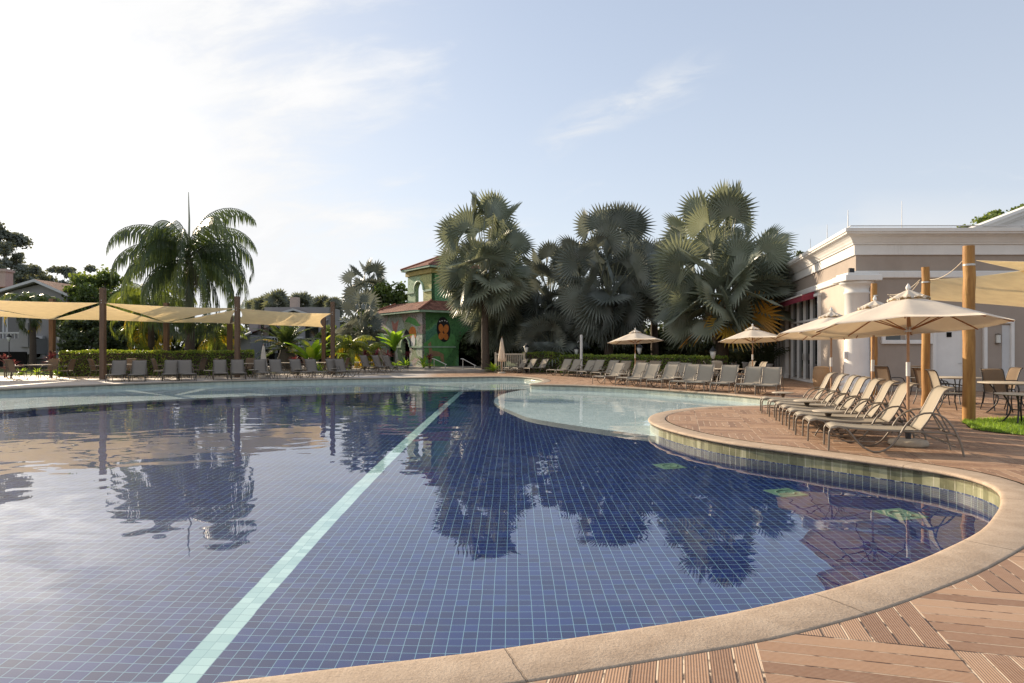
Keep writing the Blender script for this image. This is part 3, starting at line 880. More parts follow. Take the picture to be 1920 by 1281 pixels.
# ---- left row, backs away from the pool
lgd = make_lounger('leftmost shaded lounger of the left row, before the brown post', 2, 'sling_shaded', 'frame'); lgd['group'] = 'loungers along the left edge'
left = [(214, 716.6), (256, 716.2), (318, 714.8), (354, 714.4), (414, 712.6), (448, 712.2), (494, 711), (531, 710.6), (574, 709.6), (602, 709), (640, 708.2), (662, 707.8)]
for i, (px, py) in enumerate(left):
    p = G(px, py); a = R(114 + i * 1.5 + rnd.uniform(-6, 6))
    if i == 0: lgd.location = (p.x, p.y, 0); lgd.rotation_euler = (0, 0, a)
    else: dup(lgd, (p.x, p.y, 0), a, 'shaded grey lounger beyond the pool, %s from the left in the left row' % ORD[i], 'loungers along the left edge')
for i, (px, py) in enumerate([(715, 698.2), (738, 698.0), (757, 697.6)]):
    d = F * (CH - .165) / (py - HY)
    dup(lgd, (XA(px, d), d, .165), R(150), 'lounger on the raised terrace before the painted tower, %s from the left' % ORD[i], 'loungers on the raised terrace')
for i, (px, py) in enumerate([(286, 713.5), (382, 712), (466, 710.5), (552, 709), (622, 707.5)]):
    p = G(px, py); dup(st, (p.x, p.y + .6, 0), 0, 'low side table in the left lounger row, %s from the left' % ORD[i], 'low side tables')

# ---- dining sets
ch = make_chair('brown sling chair turned right at the leftmost table'); ch['group'] = 'patio chairs on the left terrace'
tb_ = make_table('round table at the far left beside the pool terrace edge', .62, 'frame'); tb_['group'] = 'round tables on the left terrace'
def place(px, Y, z=0): return V((XA(px, Y), Y, z))
T0 = place(70, 32.3); tb_.location = T0
first = True
def ring(c, specs, src, labs, grp):
    global first
    for (ang, r_), lab in zip(specs, labs):
        a = R(ang); p = c + V((math.cos(a) * r_, math.sin(a) * r_, 0))
        if first and src is ch:
            src.location = p; src.rotation_euler = (0, 0, a + PI); src['label'] = lab; first = False
        else: dup(src, p, a + PI, lab, grp)
ring(T0, [(190, 1.0), (250, .95), (95, 1.0), (5, 1.35)], ch, ['brown sling chair left of the leftmost table, seen from its side', 'dark brown chair with its back to the pool at the leftmost table', 'brown chair behind the leftmost table, facing the pool', 'sunlit chair standing away to the right of the leftmost table'], 'patio chairs on the left terrace')
sets = [(222, 33.2, 'by the first brown post'), (338, 34.0, 'behind the third and fourth loungers'), (455, 35.4, 'by the second brown post'), (540, 37.5, 'before the small date palm'), (612, 38.2, 'by the two slim posts'), (684, 39.3, 'before the small palms')]
for i, (px, Y, w_) in enumerate(sets):
    c = place(px, Y)
    dup(tb_, c, R(10 * i), 'round patio table %s, half hidden by loungers' % w_, 'round tables on the left terrace')
    for k, (sd, ang) in enumerate((('left', 185), ('right', -8), ('far', 95))):
        if k == 2 and i % 2: continue
        dup(ch, c + V((math.cos(R(ang)), math.sin(R(ang)), 0)) * 1.0, R(ang + 180), 'brown chair at the %s side of the table %s' % (sd, w_), 'patio chairs on the left terrace')
# right terrace dining
tr = make_table('round table at the right frame edge, pale stone top', .62); tr['group'] = 'round tables by the grey wall'
tr.location = (11.55, 15.1, 0)
dup(tr, (12.25, 17.9, 0), R(20), 'round table behind the tall log post, before the white door', 'round tables by the grey wall')
cr = make_chair('sunlit beige chair seen side-on, left of the tall log post', 'sling', 'darkframe'); cr['group'] = 'chairs by the grey wall'
cr.location = (10.55, 15.75, 0); cr.rotation_euler = (0, 0, R(-12))
cd = make_chair('dark chair at the far side of the table behind the log post', 'slingb', 'darkframe'); cd['group'] = 'chairs by the grey wall'
cd.location = (12.0, 18.9, 0); cd.rotation_euler = (0, 0, R(-85))
dup(cd, (11.35, 17.6, 0), R(15), 'dark chair left of the table behind the tall log post', 'chairs by the grey wall')
dup(cd, (12.0, 16.0, 0), R(-100), 'dark chair at the far side of the rightmost table', 'chairs by the grey wall')
dup(cd, (12.7, 15.3, 0), R(178), 'dark chair at the frame edge, right of the rightmost table', 'chairs by the grey wall')
dup(cd, (13.3, 17.7, 0), R(172), 'dark chair right of the table before the dark doorway', 'chairs by the grey wall')
dup(cd, (XA(1668, 19.5), 19.5, 0), R(20), 'dark chair alone beside the middle log post', 'chairs by the grey wall')
ct = make_table('low dark table standing on the lawn at the right edge', .42, 'darkframe')
ct.location = (10.05, 12.9, .012); ct.scale = (1, 1, .82)
ct.location = (XA(1912, 13.0), 13.0, .012)
# table and chairs behind the far loungers by the doors
dup(tr, place(1366, 25.8), 0, 'round table behind the shaded far loungers, by the hedge end', 'round tables by the grey wall')
for i, (px, Y, a, l_) in enumerate([(1396, 27.0, 190, 'beige chair behind the far table before the potted plants'), (1416, 25.6, 185, 'tan chair right of the far table, beside the fourth umbrella pole'), (1338, 26.6, -20, 'beige chair at the hedge end left of the far table'), (1352, 27.3, -80, 'beige chair at the far side of the table by the hedge end')]):
    dup(cr, place(px, Y), R(a), l_, 'chairs by the glass doors')

# ---- folded umbrellas
def folded(label, x, y, h=2.2):
    t = thing('folded_umbrella', label, 'umbrella', (x, y, 0))
    mb = MB(); n = 32; vs = []; prof = [(.03, h), (.06, h - .15), (.13, h - .8), (.19, h - 1.25), (.20, h - 1.45), (.10, h - 1.47)]
    for r_, z in prof:
        for k in range(n):
            a = 2 * PI * k / n; q_ = r_ * (1 + .28 * math.cos(a * 8))
            vs.append((q_ * math.cos(a), q_ * math.sin(a), z))
    fs = [(i * n + k, i * n + (k + 1) % n, (i + 1) * n + (k + 1) % n, (i + 1) * n + k) for i in range(len(prof) - 1) for k in range(n)]
    mb.add(vs, fs, 0, .5, True); mb.build('folded_canopy', M['canvas'], t)
    MB().tube([(0, 0, .1), (0, 0, h + .08)], .022, 8).build('pole', M['polew'], t)
    MB().lathe([(.25, 0), (.27, .04), (.2, .09), (.04, .1)], 24).build('base', M['basestone'], t)
folded('folded cream umbrella beside the picket fence under the tall palm', XA(941, 40.5), 40.5)
folded('folded white umbrella among the left loungers before the balustrade house', XA(494, 35.0), 35.0, 1.7)

# ---- waste bin, plants in pots
tb2 = thing('wicker_bin', 'round woven wicker bin on the deck beside the tall glass doors', 'waste bin', (XA(1540, 24.3), 24.3, 0))
MB().lathe([(.24, 0), (.28, .2), (.30, .5), (.28, .72), (.25, .80)], 28).build('body', M['wicker'], tb2)
MB().lathe([(.26, .80), (.27, .82), (.20, .86), (.05, .87)], 28).build('lid', M['wicker'], tb2)

# ---- log posts on the right
def log_post(px, Y, h, r_, label, nm='log_post', m='post', grp='log posts of the right awnings'):
    t = thing(nm, label, 'post', (XA(px, Y), Y, 0), 0, grp)
    q = random.Random(px); pts = []; rs_ = []
    for i in range(12):
        z = h * i / 11; pts.append((q.uniform(-.012, .012), q.uniform(-.012, .012), z)); rs_.append(r_ * (1.03 - .06 * i / 11 + q.uniform(-.02, .02)))
    MB().tube(pts, rs_, 18).build('shaft', M[m], t)
    MB().tube([(0, 0, h - .42), (0, 0, h - .38)], r_ + .006, 14, cap=False).build('cable_collar', M['steel'], t)
    return t
log_post(1817, 13.6, 3.66, .113, 'thick varnished log post nearest the camera, standing on the lawn edge')
log_post(1736, 17.1, 3.66, .10, 'varnished log post rising behind the nearest umbrella, middle of three')
log_post(1639, 21.4, 3.66, .10, 'varnished log post beside the white column, farthest of three')
def sq_post(px, Y, h, label, w=.2):
    t = thing('square_post', label, 'post', (XA(px, Y), Y, 0), 0, 'brown posts of the left awnings')
    MB().box(0, 0, h / 2, w, w, h, 0, bev=.015).build('shaft', M['postd'], t)
    b = MB()
    for dz in (.62, .74): b.tube([(0, -w / 2 - .02, h - dz), (0, -w / 2 + .0, h - dz)], .022, 8)
    b.build('bolt', M['steel'], t)
sq_post(193, 32.3, ZA(540, 32.3), 'tall brown square post before the first loungers, leftmost front post', .235)
sq_post(445, 34.6, ZA(556, 34.6), 'tall brown square post at the right end of the left hedge', .235)
sq_post(624, 38.0, ZA(566, 38.0), 'tall brown post at the right end of the left awnings', .22)
sq_post(98, 38.0, ZA(560, 38.0), 'brown back post beside the white lantern', .26)
sq_post(312, 38.6, ZA(568, 38.6), 'brown back post standing in the middle of the left hedge', .26)
sq_post(431, 39.6, ZA(585, 39.6), 'thin dark back post just left of the hedge end post', .26)
sq_post(607, 42.5, ZA(595, 42.5), 'dark back post just left of the last front post', .24)

# ---- shade sails
def W(px, py, Y): return (XA(px, Y), Y, ZA(py, Y))
def sail(label, C, edge=.06, sag=.12, n=14, tri=False):
    mb = MB(); C = [V(c) for c in C]
    if len(C) == 3: C = [C[0], C[1], C[2], C[2]]
    cen = sum(C, V((0, 0, 0))) / 4
    vs = []
    for th in (0, 1):
        for i in range(n + 1):
            for j in range(n + 1):
                u, v = i / n, j / n
                p = (C[0] * (1 - u) + C[1] * u) * (1 - v) + (C[3] * (1 - u) + C[2] * u) * v
                pull = 0
                eu, ev = 4 * u * (1 - u), 4 * v * (1 - v)
                pull = edge * (eu * (1 - ev) ** 3 + ev * (1 - eu) ** 3)
                p = p + (cen - p) * pull * 2.2
                p.z -= sag * eu * ev + .004 * th
                vs.append(p)
    fs = []; O = (n + 1) ** 2
    for i in range(n):
        for j in range(n):
            a = i * (n + 1) + j
            fs.append((a, a + 1, a + n + 2, a + n + 1)); fs.append((O + a, O + a + n + 1, O + a + n + 2, O + a + 1))
    mb.add(vs, fs, 0, .5, True)
    o = mb.build('shade_sail', M['sail']); tag(o, label, 'shade sail', 'sand coloured shade sails')
    return o
P1h, P2h, P3h = W(189, 568, 32.2), W(442, 578, 34.5), W(621, 588, 37.9)
B1, B2, B3, B4 = W(99, 599, 37.9), W(312, 605, 38.5), W(431, 607, 39.5), W(607, 614, 42.4)
FL = W(-150, 556, 30.5); BL = W(-90, 592, 37.5)
sail('leftmost sand shade sail, low at the frame edge behind the first back post', [BL, B1, FL], .05, .1)
sail('large sand shade sail running from the left frame edge to the first brown post', [FL, (P1h[0] - .1, P1h[1], P1h[2]), B1], .05, .12)
sail('sand shade sail hanging behind the leftmost front post, point at its top', [B1, B2, (P1h[0], P1h[1] + .1, P1h[2] - .06)], .05, .1)
sail('sand shade sail between the first and second front posts, with leafy shadows', [(P1h[0] + .15, P1h[1], P1h[2]), P2h, B2], .05, .12)
sail('narrow sand shade sail in palm shadow before the hedge end post', [B2, B3, (P2h[0], P2h[1] + .1, P2h[2] - .06)], .05, .08)
sail('rightmost sand shade sail of the left terrace, stretched between four posts', [(P2h[0] + .15, P2h[1], P2h[2]), P3h, B4, B3], .07, .22)
A1 = (XA(1829, 13.6), 13.6, ZA(488, 13.6)); A2 = (XA(1742, 17.1), 17.1, ZA(524, 17.1)); A3 = (XA(1646, 21.4), 21.4, ZA(551, 21.4))
A3 = (12.3, 21.3, ZA(553, 21.4))
sail('large sand shade sail behind the tall log post, stretched toward the frame edge', [A2, W(1960, 500, 13.5), W(2060, 590, 16.5), W(1700, 560, 19.8)], .05, .10)
sail('upper sand shade sail tied to the nearest log post', [A1, W(2080, 484, 12.8), W(2060, 545, 15.8)], .06, .08)
def rope(name, a, b, sagv, label, m='basestone', r_=.009):
    a, b = V(a), V(b); mb = MB()
    mb.tube([a.lerp(b, k / 12) - V((0, 0, sagv * 4 * (k / 12) * (1 - k / 12))) for k in range(13)], r_, 5)
    tag(mb.build(name, M[m]), label, 'rope')
rope('sail_rope', A2, (A1[0] - .25, A1[1], A1[2] + .0), .12, 'slack rope between the middle and nearest log posts')
rope('sail_rope', A3, (A2[0] - .2, A2[1] + .05, A2[2] + .0), .14, 'slack rope between the farthest and middle log posts')
rope('sail_rope', A3, (A2[0] - .2, A2[1] + .1, A2[2] - .06), .26, 'second lower rope between the farthest and middle log posts')
# ------------------------------------------------------------------ restaurant building on the right
def edge_sweep(path, prof, name, m, parent):
    mb = sweep([V(p) for p in path], prof, closed=False)
    for i in range(len(mb.s)): mb.s[i] = False
    # cap both ends
    k = len(prof); L = len(mb.v)
    base = len(mb.v)
    return mb.build(name, M[m] if isinstance(m, str) else m, parent)
wd = V((.193, .981)); CN = V((12.26, 23.2))
FAR = CN + wd * 30; RGT = V((44, 23.0))
PATH = [RGT, CN, FAR]       # outward (towards us) is on the right hand of this direction
def Wl(s, o=0.0): return CN + wd * s + V((-.981, .193)) * o    # point on the long lit wall
bd = thing('restaurant_building', 'long single storey taupe building with white cornice and round corner column at right', 'building', (0, 0, 0))
def outw(path):  # make sure the profile goes outward (towards -y / -x)
    return path
PTH = [FAR, CN, RGT]
wm = MB(); w_ = sweep([V(p) for p in PTH], [(0, 0), (0, 5.0)], closed=False)
w_.s = [False] * len(w_.s); w_.build('wall', M['tan'], bd)
def band(name, prof, m='white'):
    b = sweep([V(p) for p in PTH], prof, closed=False); b.s = [False] * len(b.s); return b.build(name, M[m], bd)
band('upper_frieze', [(0, 4.86), (.07, 4.86), (.075, 5.22), (.02, 5.225)])
cp = [(.02, 5.222), (.13, 5.225), (.14, 5.27), (.17, 5.30), (.20, 5.36), (.27, 5.45), (.37, 5.52), (.45, 5.55), (.46, 5.60), (.50, 5.62), (.50, 5.74), (.44, 5.75), (-.6, 5.78)]
band('cornice', cp)
band('string_course', [(0, 4.03), (.06, 4.03), (.09, 4.06), (.09, 4.25), (.05, 4.29), (0, 4.29)])
band('plinth', [(0, 0), (.03, 0), (.03, .16), (0, .17)], 'tan')
rt = MB(); rt.add([(FAR.x, FAR.y, 5.6), (CN.x, CN.y, 5.6), (44, 23.0, 5.6), (44, 60, 5.6), (FAR.x, 60, 5.6)], [(0, 1, 2, 3, 4)]); rt.build('flat_roof', M['grey'], bd)
ftl = MB(); ftl.tube([(CN.x - .45, CN.y - .52, 5.80), (44, 22.5, 5.80)], .02, 5); ftl.tube([(CN.x - .45, CN.y - .52, 5.80), (FAR.x - .45, FAR.y, 5.80)], .02, 5); ftl.build('flashing', M['greytrim'], bd)
# the long wall is beige in the lower zone
lw = MB(); a = Wl(.35, .004); b = Wl(30, .004)
lw.add([(a.x, a.y, .17), (b.x, b.y, .17), (b.x, b.y, 4.03), (a.x, a.y, 4.03)], [(3, 2, 1, 0)]); lw.build('lower_wall', M['taupelight'], bd)
# column at the corner
col = MB(); col.lathe([(.56, 0), (.56, .16), (.50, .18), (.53, .26), (.50, .34), (.43, .40), (.41, .5), (.40, 2.0), (.385, 3.45), (.42, 3.47), (.42, 3.53), (.385, 3.55), (.385, 3.66), (.44, 3.74), (.54, 3.80), (.56, 3.84), (.56, 3.88)], 36, CN.x + .02, CN.y - .02)
cc = col.build('corner_column', M['white'], bd)
MB().box(CN.x + .02, CN.y - .02, 3.995, 1.22, 1.22, .21, R(-5), bev=.02).build('abacus', M['white'], cc)
MB().box(CN.x + .02, CN.y - .02, 4.14, 1.02, 1.02, .08, R(-5), bev=.01).build('abacus', M['white'], cc)
# floodlight on the capital
fl = thing('floodlight', 'small black floodlight on top of the white corner column', 'lamp', (CN.x - .35, CN.y - .35, 4.18))
MB().box(0, -.02, .09, .22, .08, .15, R(20), bev=.01).build('housing', M['lampmetal'], fl); MB().tube([(0, 0, 0), (0, 0, .06)], .015, 6).build('bracket', M['lampmetal'], fl)
WR = math.atan2(wd.y, wd.x)
def wbox(mb, s, o, z0, z1, ls, th, mi=0, bev=0.0):
    p = Wl(s, o); mb.box(p.x, p.y, (z0 + z1) / 2, ls, th, z1 - z0, WR, mi, .5, bev)
def glazing(s0, s1, z0, z1, n, name, trans=None, handle=False):
    f = MB(); L_ = s1 - s0
    wbox(f, (s0 + s1) / 2, .06, z1, z1 + .12, L_ + .3, .16); wbox(f, (s0 + s1) / 2, .05, z0 - .04, z0 + .06, L_ + .3, .14)
    for k in range(n + 1): wbox(f, s0 + L_ * k / n, .055, z0 + .06, z1, .12 if k in (0, n) else .09, .13)
    if trans: wbox(f, (s0 + s1) / 2, .055, trans, trans + .09, L_, .12)
    w = f.build(name, M['white'], bd)
    g = MB(); wbox(g, (s0 + s1) / 2, .01, z0 + .02, z1, L_, .02); g.build('pane', M['glass'], w)
    return w
dw = glazing(4.6, 9.6, .05, 3.78, 4, 'glass_door', 2.75)
hd = MB(); wbox(hd, 7.0, .15, 1.0, 1.3, .04, .05); hd.build('handle', M['steel'], dw)
glazing(12.2, 15.4, .05, 3.5, 4, 'glass_door', 2.5); glazing(16.3, 20.5, .05, 3.5, 5, 'glass_door', 2.5)
for s in (3.9, 11.0, 15.9):
    f = MB(); wbox(f, s, .09, .0, 3.9, .75, .18, bev=.01); wbox(f, s, .12, 3.78, 4.0, .9, .24, bev=.02); wbox(f, s, .12, 0, .2, .85, .24, bev=.01)
    if s > 5: f.build('pilaster', M['white'], bd)
# awning box over the doors
aw = MB(); 
for s0, s1 in ((5.2, 10.6),):
    p0, p1 = Wl(s0, .1), Wl(s1, .1); q0, q1 = Wl(s0, .62), Wl(s1, .62)
    aw.add([(p0.x, p0.y, 4.02), (p1.x, p1.y, 4.02), (q1.x, q1.y, 3.86), (q0.x, q0.y, 3.86)], [(0, 1, 2, 3)])
    aw.add([(q0.x, q0.y, 3.86), (q1.x, q1.y, 3.86), (q1.x, q1.y, 3.60), (q0.x, q0.y, 3.60)], [(0, 1, 2, 3)])
    aw.add([(p0.x, p0.y, 4.02), (q0.x, q0.y, 3.86), (q0.x, q0.y, 3.60), (p0.x, p0.y, 3.70)], [(0, 1, 2, 3)])
    aw.add([(p0.x, p0.y, 3.995), (p1.x, p1.y, 3.995), (q1.x, q1.y, 3.835), (q0.x, q0.y, 3.835)], [(3, 2, 1, 0)])
awt = thing('retracted_awning', 'burgundy canvas awning with white edge over the tall glass doors', 'awning')
aw.build('canvas', M['burgundy'], awt)
e = MB(); p0, p1 = Wl(5.2, .63), Wl(10.6, .63); e.tube([(p0.x, p0.y, 3.87), (p1.x, p1.y, 3.87)], .035, 6); e.build('front_bar', M['white'], awt)
# switch boxes on the column and wall
for nm, p in (('left', (CN.x - .42, CN.y - .1)), ('right', (CN.x + .44, CN.y - .22))):
    bx = thing('meter_box', 'small white box on the %s side of the round corner column' % nm, 'electrical box', (p[0], p[1], 1.15))
    MB().box(0, 0, .14, .12, .09, .26, 0, bev=.01).build('box', M['white'], bx); MB().box(0, -.048, .15, .08, .008, .16, 0).build('cover', M['greytrim'], bx)
# front wall openings
YF = 23.18
def X23(px): return XA(px, 23.1)
wf = MB(); x0, x1 = X23(1654), X23(1752); z0, z1 = ZA(645, 23.1), ZA(604, 23.1)
for a_, b_, c_, d_ in ((x0, x1, z1 - .02, z1 + .16), (x0, x1, z0 - .0, z0 + .14)): wf.box((a_ + b_) / 2, YF - .03, (c_ + d_) / 2, b_ - a_, .12, d_ - c_, bev=.01)
for x in (x0 + .07, (x0 + x1) / 2, x1 - .07): wf.box(x, YF - .026, (z0 + z1) / 2 + .06, .12, .10, z1 - z0 - .16)
wn = wf.build('window', M['white'], bd); MB().box((x0 + x1) / 2, YF + .02, (z0 + z1) / 2 + .06, x1 - x0 - .1, .02, z1 - z0 - .1).build('pane', M['glass'], wn)
def doorway(px0, px1, zt, name, leaf, lw_=.12):
    x0, x1 = X23(px0), X23(px1); f = MB()
    f.box(x0 + lw_ / 2, YF - .03, zt / 2, lw_, .14, zt, bev=.008); f.box(x1 - lw_ / 2, YF - .03, zt / 2, lw_, .14, zt, bev=.008)
    f.box((x0 + x1) / 2, YF - .03, zt + .07, x1 - x0, .14, .15, bev=.008)
    d = f.build(name, M['white'], bd)
    MB().box((x0 + x1) / 2, YF + .01, zt / 2, x1 - x0 - 2 * lw_, .03, zt).build('door_leaf' if leaf != 'dark' else 'dark_opening', M[leaf], d)
    return d, x0, x1
d1, x0, x1 = doorway(1749, 1816, 2.25, 'door', 'white')
MB().box(x0 + .62, YF - .02, 2.02, .17, .02, .17).build('vent_grille', M['dark'], d1)
MB().tube([(x1 - .25, YF - .04, 1.0), (x1 - .25, YF - .09, 1.0), (x1 - .36, YF - .09, 1.0)], .012, 6).build('handle', M['steel'], d1)
d2, x0, x1 = doorway(1845, 1902, 2.42, 'doorway', 'dark')
MB().box(x1 - .26, YF - .02, 1.2, .28, .02, 2.3).build('door_leaf', M['greytrim'], d2)
MB().box(x0 + .34, YF - .015, 1.2, .44, .015, 2.36).build('inner_wall', M['tan'], d2)
wl = thing('wall_lantern', 'small pale lantern hanging inside the dark doorway at right', 'lamp', (X23(1872), YF - .07, 1.72))
MB().tube([(0, 0, 0), (0, 0, .30)], .075, 12).build('shade', M['lampglass'], wl); MB().lathe([(.085, -.02), (.085, .01)], 12).build('rim', M['frame'], wl); MB().lathe([(.085, .29), (.085, .32), (.02, .34)], 12).build('cap', M['frame'], wl)
# lightning rods on the roof edge
for i, (px, Y, h) in enumerate([(1601, 23.0, .75), (1560, 26.5, .9), (1703, 24.0, 1.3), (1527, 30.0, .9), (1848, 30.0, 1.2)]):
    rd = MB(); zb = 5.76; rd.tube([(0, 0, -.02), (0, 0, .5), (0, 0, h)], [.02, .014, .008], 6); rd.lathe([(.05, -.03), (.05, .0), (.02, .04)], 8)
    o = rd.build('lightning_rod', M['steel'], loc=(XA(px, Y), Y + .4, zb)); tag(o, ['thin rod on the roof right at the cornice corner', 'thin rod on the roof left of the cornice corner', 'tallest thin rod on the roof right of the corner', 'thin rod on the roof edge near the dark twigs', 'thin rod before the rising white gable'][i], 'lightning rod', 'thin rods along the roof')
# taller hall behind with raking cornice
hb = thing('tall_hall', 'upper white gable with stepped raking cornice rising behind the flat roof at right', 'building')
g = MB(); YG = 31.0; pa = V((XA(1806, YG), ZA(433, YG))); pb = V((XA(1990, YG), ZA(362, YG))); dr = (pb - pa).normalized(); up = V((-dr.y, dr.x)); pe = pb + dr * 6
def rake(o0, o1, y0, y1, mb):
    a0, a1, b0, b1 = pa + up * o0 - dr * .3, pa + up * o1 - dr * .3, pe + up * o0, pe + up * o1
    mb.prism([(a0.x, a0.y), (b0.x, b0.y), (b1.x, b1.y), (a1.x, a1.y)], y0, y1, 'y')
gw = MB(); gw.prism([(pa.x + .3, 5.0), (pe.x, 5.0), (pe.x, pe.y - .1), (pa.x + .3, pa.y)], YG, YG + .4, 'y'); gw.build('gable_wall', M['white'], hb)
rk = MB(); rake(-.12, .02, YG - .55, YG + .5, rk); rake(-.30, -.12, YG - .40, YG + .003, rk); rake(-.42, -.30, YG - .20, YG + .002, rk); rake(-.95, -.85, YG - .12, YG + .001, rk); rk.build('raking_cornice', M['white'], hb)

# ------------------------------------------------------------------ painted tower
O = V((-6.9, 50.0)); ur = V((.80, .60)); vl = V((-.60, .80)); L_ = 8.0
tw = thing('painted_tower', 'two storey tower painted with green jungle mural and red tiled roofs', 'building', (0, 0, 0))
def tp(a, b, z=0): q = O + ur * a + vl * b; return (q.x, q.y, z)
TH = math.atan2(ur.y, ur.x)
EH = 4.35
def slab(mb, a0, a1, b0, b1, z0, z1, mi=0):
    ca, cb = (a0 + a1) / 2, (b0 + b1) / 2; p = tp(ca, cb); mb.box(p[0], p[1], (z0 + z1) / 2, a1 - a0, b1 - b0, z1 - z0, TH, mi)
def arch_wall(name, m, u0, u1, z0, z1, arches, fixed, side, th=.3, par=tw):
    # wall sheet in (u,z) with arched openings, given thickness; side 'r': u along ur at b=fixed; 'l': u along vl at a=fixed
    outer = [V((u0, z0, 0)), V((u1, z0, 0)), V((u1, z1, 0)), V((u0, z1, 0))]
    # openings touching the floor are notched a hair above it
    hs = []
    for (c, w, zb, sp) in arches:
        P = [V((c - w / 2, zb, 0)), V((c + w / 2, zb, 0))] + [V((c + w / 2 * math.cos(t_), sp + w / 2 * math.sin(t_), 0)) for t_ in [PI * k / 14 for k in range(15)]]
        hs.append(P)
    polys = [outer] + hs; tr_ = geometry.tessellate_polygon(polys); fl_ = [p for q in polys for p in q]
    def P3(p, d):
        return tp(p.x, fixed + d, p.y) if side == 'r' else tp(fixed + d, p.x, p.y)
    mb = MB(); n = len(fl_)
    mb.add([P3(p, 0) for p in fl_] + [P3(p, th) for p in fl_], [tuple(t_) for t_ in tr_] + [tuple(i + n for i in t_)[::-1] for t_ in tr_])
    k = 0
    for q in polys:
        m_ = len(q); vs = [P3(p, 0) for p in q] + [P3(p, th) for p in q]
        mb.add(vs, [(i, (i + 1) % m_, (i + 1) % m_ + m_, i + m_) for i in range(m_)])
    return mb.build(name, M[m], par)
arch_wall('mural_wall', 'muralm', 0, 8, 0, EH, [(5.4, 1.3, .05, 1.7), (2.7, 1.3, .05, 1.7)], 0, 'l')
arch_wall('mural_wall', 'muralg', .02, 8, 0, EH - .002, [(5.0, 3.4, .05, 1.5)], 0, 'r')
bw = MB(); slab(bw, 7.7, 8, .3, 8, 0, EH - .01); slab(bw, .3, 7.7, 7.7, 8, 0, EH - .01); bw.build('rear_wall', M['muralg'], tw)
ib = MB(); slab(ib, 1.6, 6.6, 2.6, 7.5, 0, EH - .3); ib.build('dark_core', M['dark'], tw)
# string course and arch mouldings on the left face
sc_ = MB(); slab(sc_, -.06, .0, 0, 1.95, 1.62, 1.74); slab(sc_, -.06, .0, 3.45, 4.65, 1.62, 1.74); slab(sc_, -.06, .0, 6.15, 8, 1.62, 1.74); slab(sc_, .0, 3.0, -.06, .0, 1.62, 1.74)
sc_.build('string_course', M['aquap'], tw)
for c in (2.7, 5.4):
    am = MB(); am.tube([tp(-.03, c + .74 * math.cos(t_), 1.7 + .74 * math.sin(t_)) for t_ in [PI * k / 16 for k in range(17)]], .08, 6); am.build('arch_moulding', M['aquap'], tw)
def hip(a0, a1, b0, b1, z0, c0, c1, d0, d1, z1, name):
    mb = MB(); mb.uv = []
    lo = [(a0, b0), (a1, b0), (a1, b1), (a0, b1)]; hi = [(c0, d0), (c1, d0), (c1, d1), (c0, d1)]
    for i in range(4):
        j = (i + 1) % 4
        A, B, C_, D = V(tp(*lo[i], z0)), V(tp(*lo[j], z0)), V(tp(*hi[j], z1)), V(tp(*hi[i], z1))
        e = (B - A).normalized(); s = (D - A) - e * (D - A).dot(e); sh = s.length
        mb.add([A, B, C_, D], [(0, 1, 2, 3)])
        mb.uv += [(0, 0), ((B - A).length, 0), ((C_ - A).dot(e), sh), ((D - A).dot(e), sh)]
    r_ = mb.build(name, M['roof'], tw)
    for i in range(4):
        A, D = tp(*lo[i], z0 + .04), tp(*hi[i], z1 + .04); MB().tube([A, D], .09, 6).build('roof_ridge', M['roofridge'], r_)
    f = MB(); slab(f, a0 + .03, a1 - .03, b0 + .03, b1 - .03, z0 - .16, z0 - .003); f.build('eaves', M['aquap'], r_)
M['roofridge'] = mat('clay_ridge', (.30, .12, .075), .8, .25, 8)
hip(-.6, 8.6, -.6, 8.6, EH + .16, 1.5, 7.2, 1.2, 7.4, EH + 1.05, 'lower_roof')
# upper storey
U0, U1, B0_, B1_ = 1.5, 6.2, 1.2, 5.2; ZB, ZT = EH + .2, 8.05
arch_wall('upper_wall', 'muraly', B0_, B1_, ZB, ZT, [(3.2, 1.3, 5.15, 6.35)], U0, 'l')
arch_wall('upper_wall', 'muralg', U0 + .02, U1, ZB, ZT - .002, [(4.1, 1.6, 4.9, 6.2)], B0_, 'r')
ub = MB(); slab(ub, U1 - .3, U1, B0_ + .3, B1_, ZB, ZT - .01); slab(ub, U0 + .3, U1 - .3, B1_ - .3, B1_, ZB, 5.4); ub.build('upper_rear_wall', M['muralg'], tw)
um_ = MB(); um_.tube([tp(U0 - .04, 3.2 + .76 * math.cos(t_), 6.35 + .74 * math.sin(t_)) for t_ in [PI * k / 16 for k in range(17)]], .10, 6)
slab(um_, U0 - .08, U0, B0_ - .05, 2.45, 6.15, 6.32); slab(um_, U0 - .08, U0, 3.95, B1_ + .05, 6.15, 6.32); um_.build('arch_moulding', M['aquap'], tw)
us = MB(); slab(us, U0 - .1, U0 + .3, 2.55, 3.85, 5.05, 5.15); us.build('sill', M['white'], tw)
uc = MB(); slab(uc, U0 - .15, U1 + .15, B0_ - .15, B1_ + .15, ZT - .45, ZT - .1); uc.build('upper_cornice', M['yellowp'], tw)
hip(U0 - .45, U1 + .45, B0_ - .45, B1_ + .45, ZT + .12, 3.6, 4.1, 3.1, 3.3, ZT + 1.25, 'upper_roof')
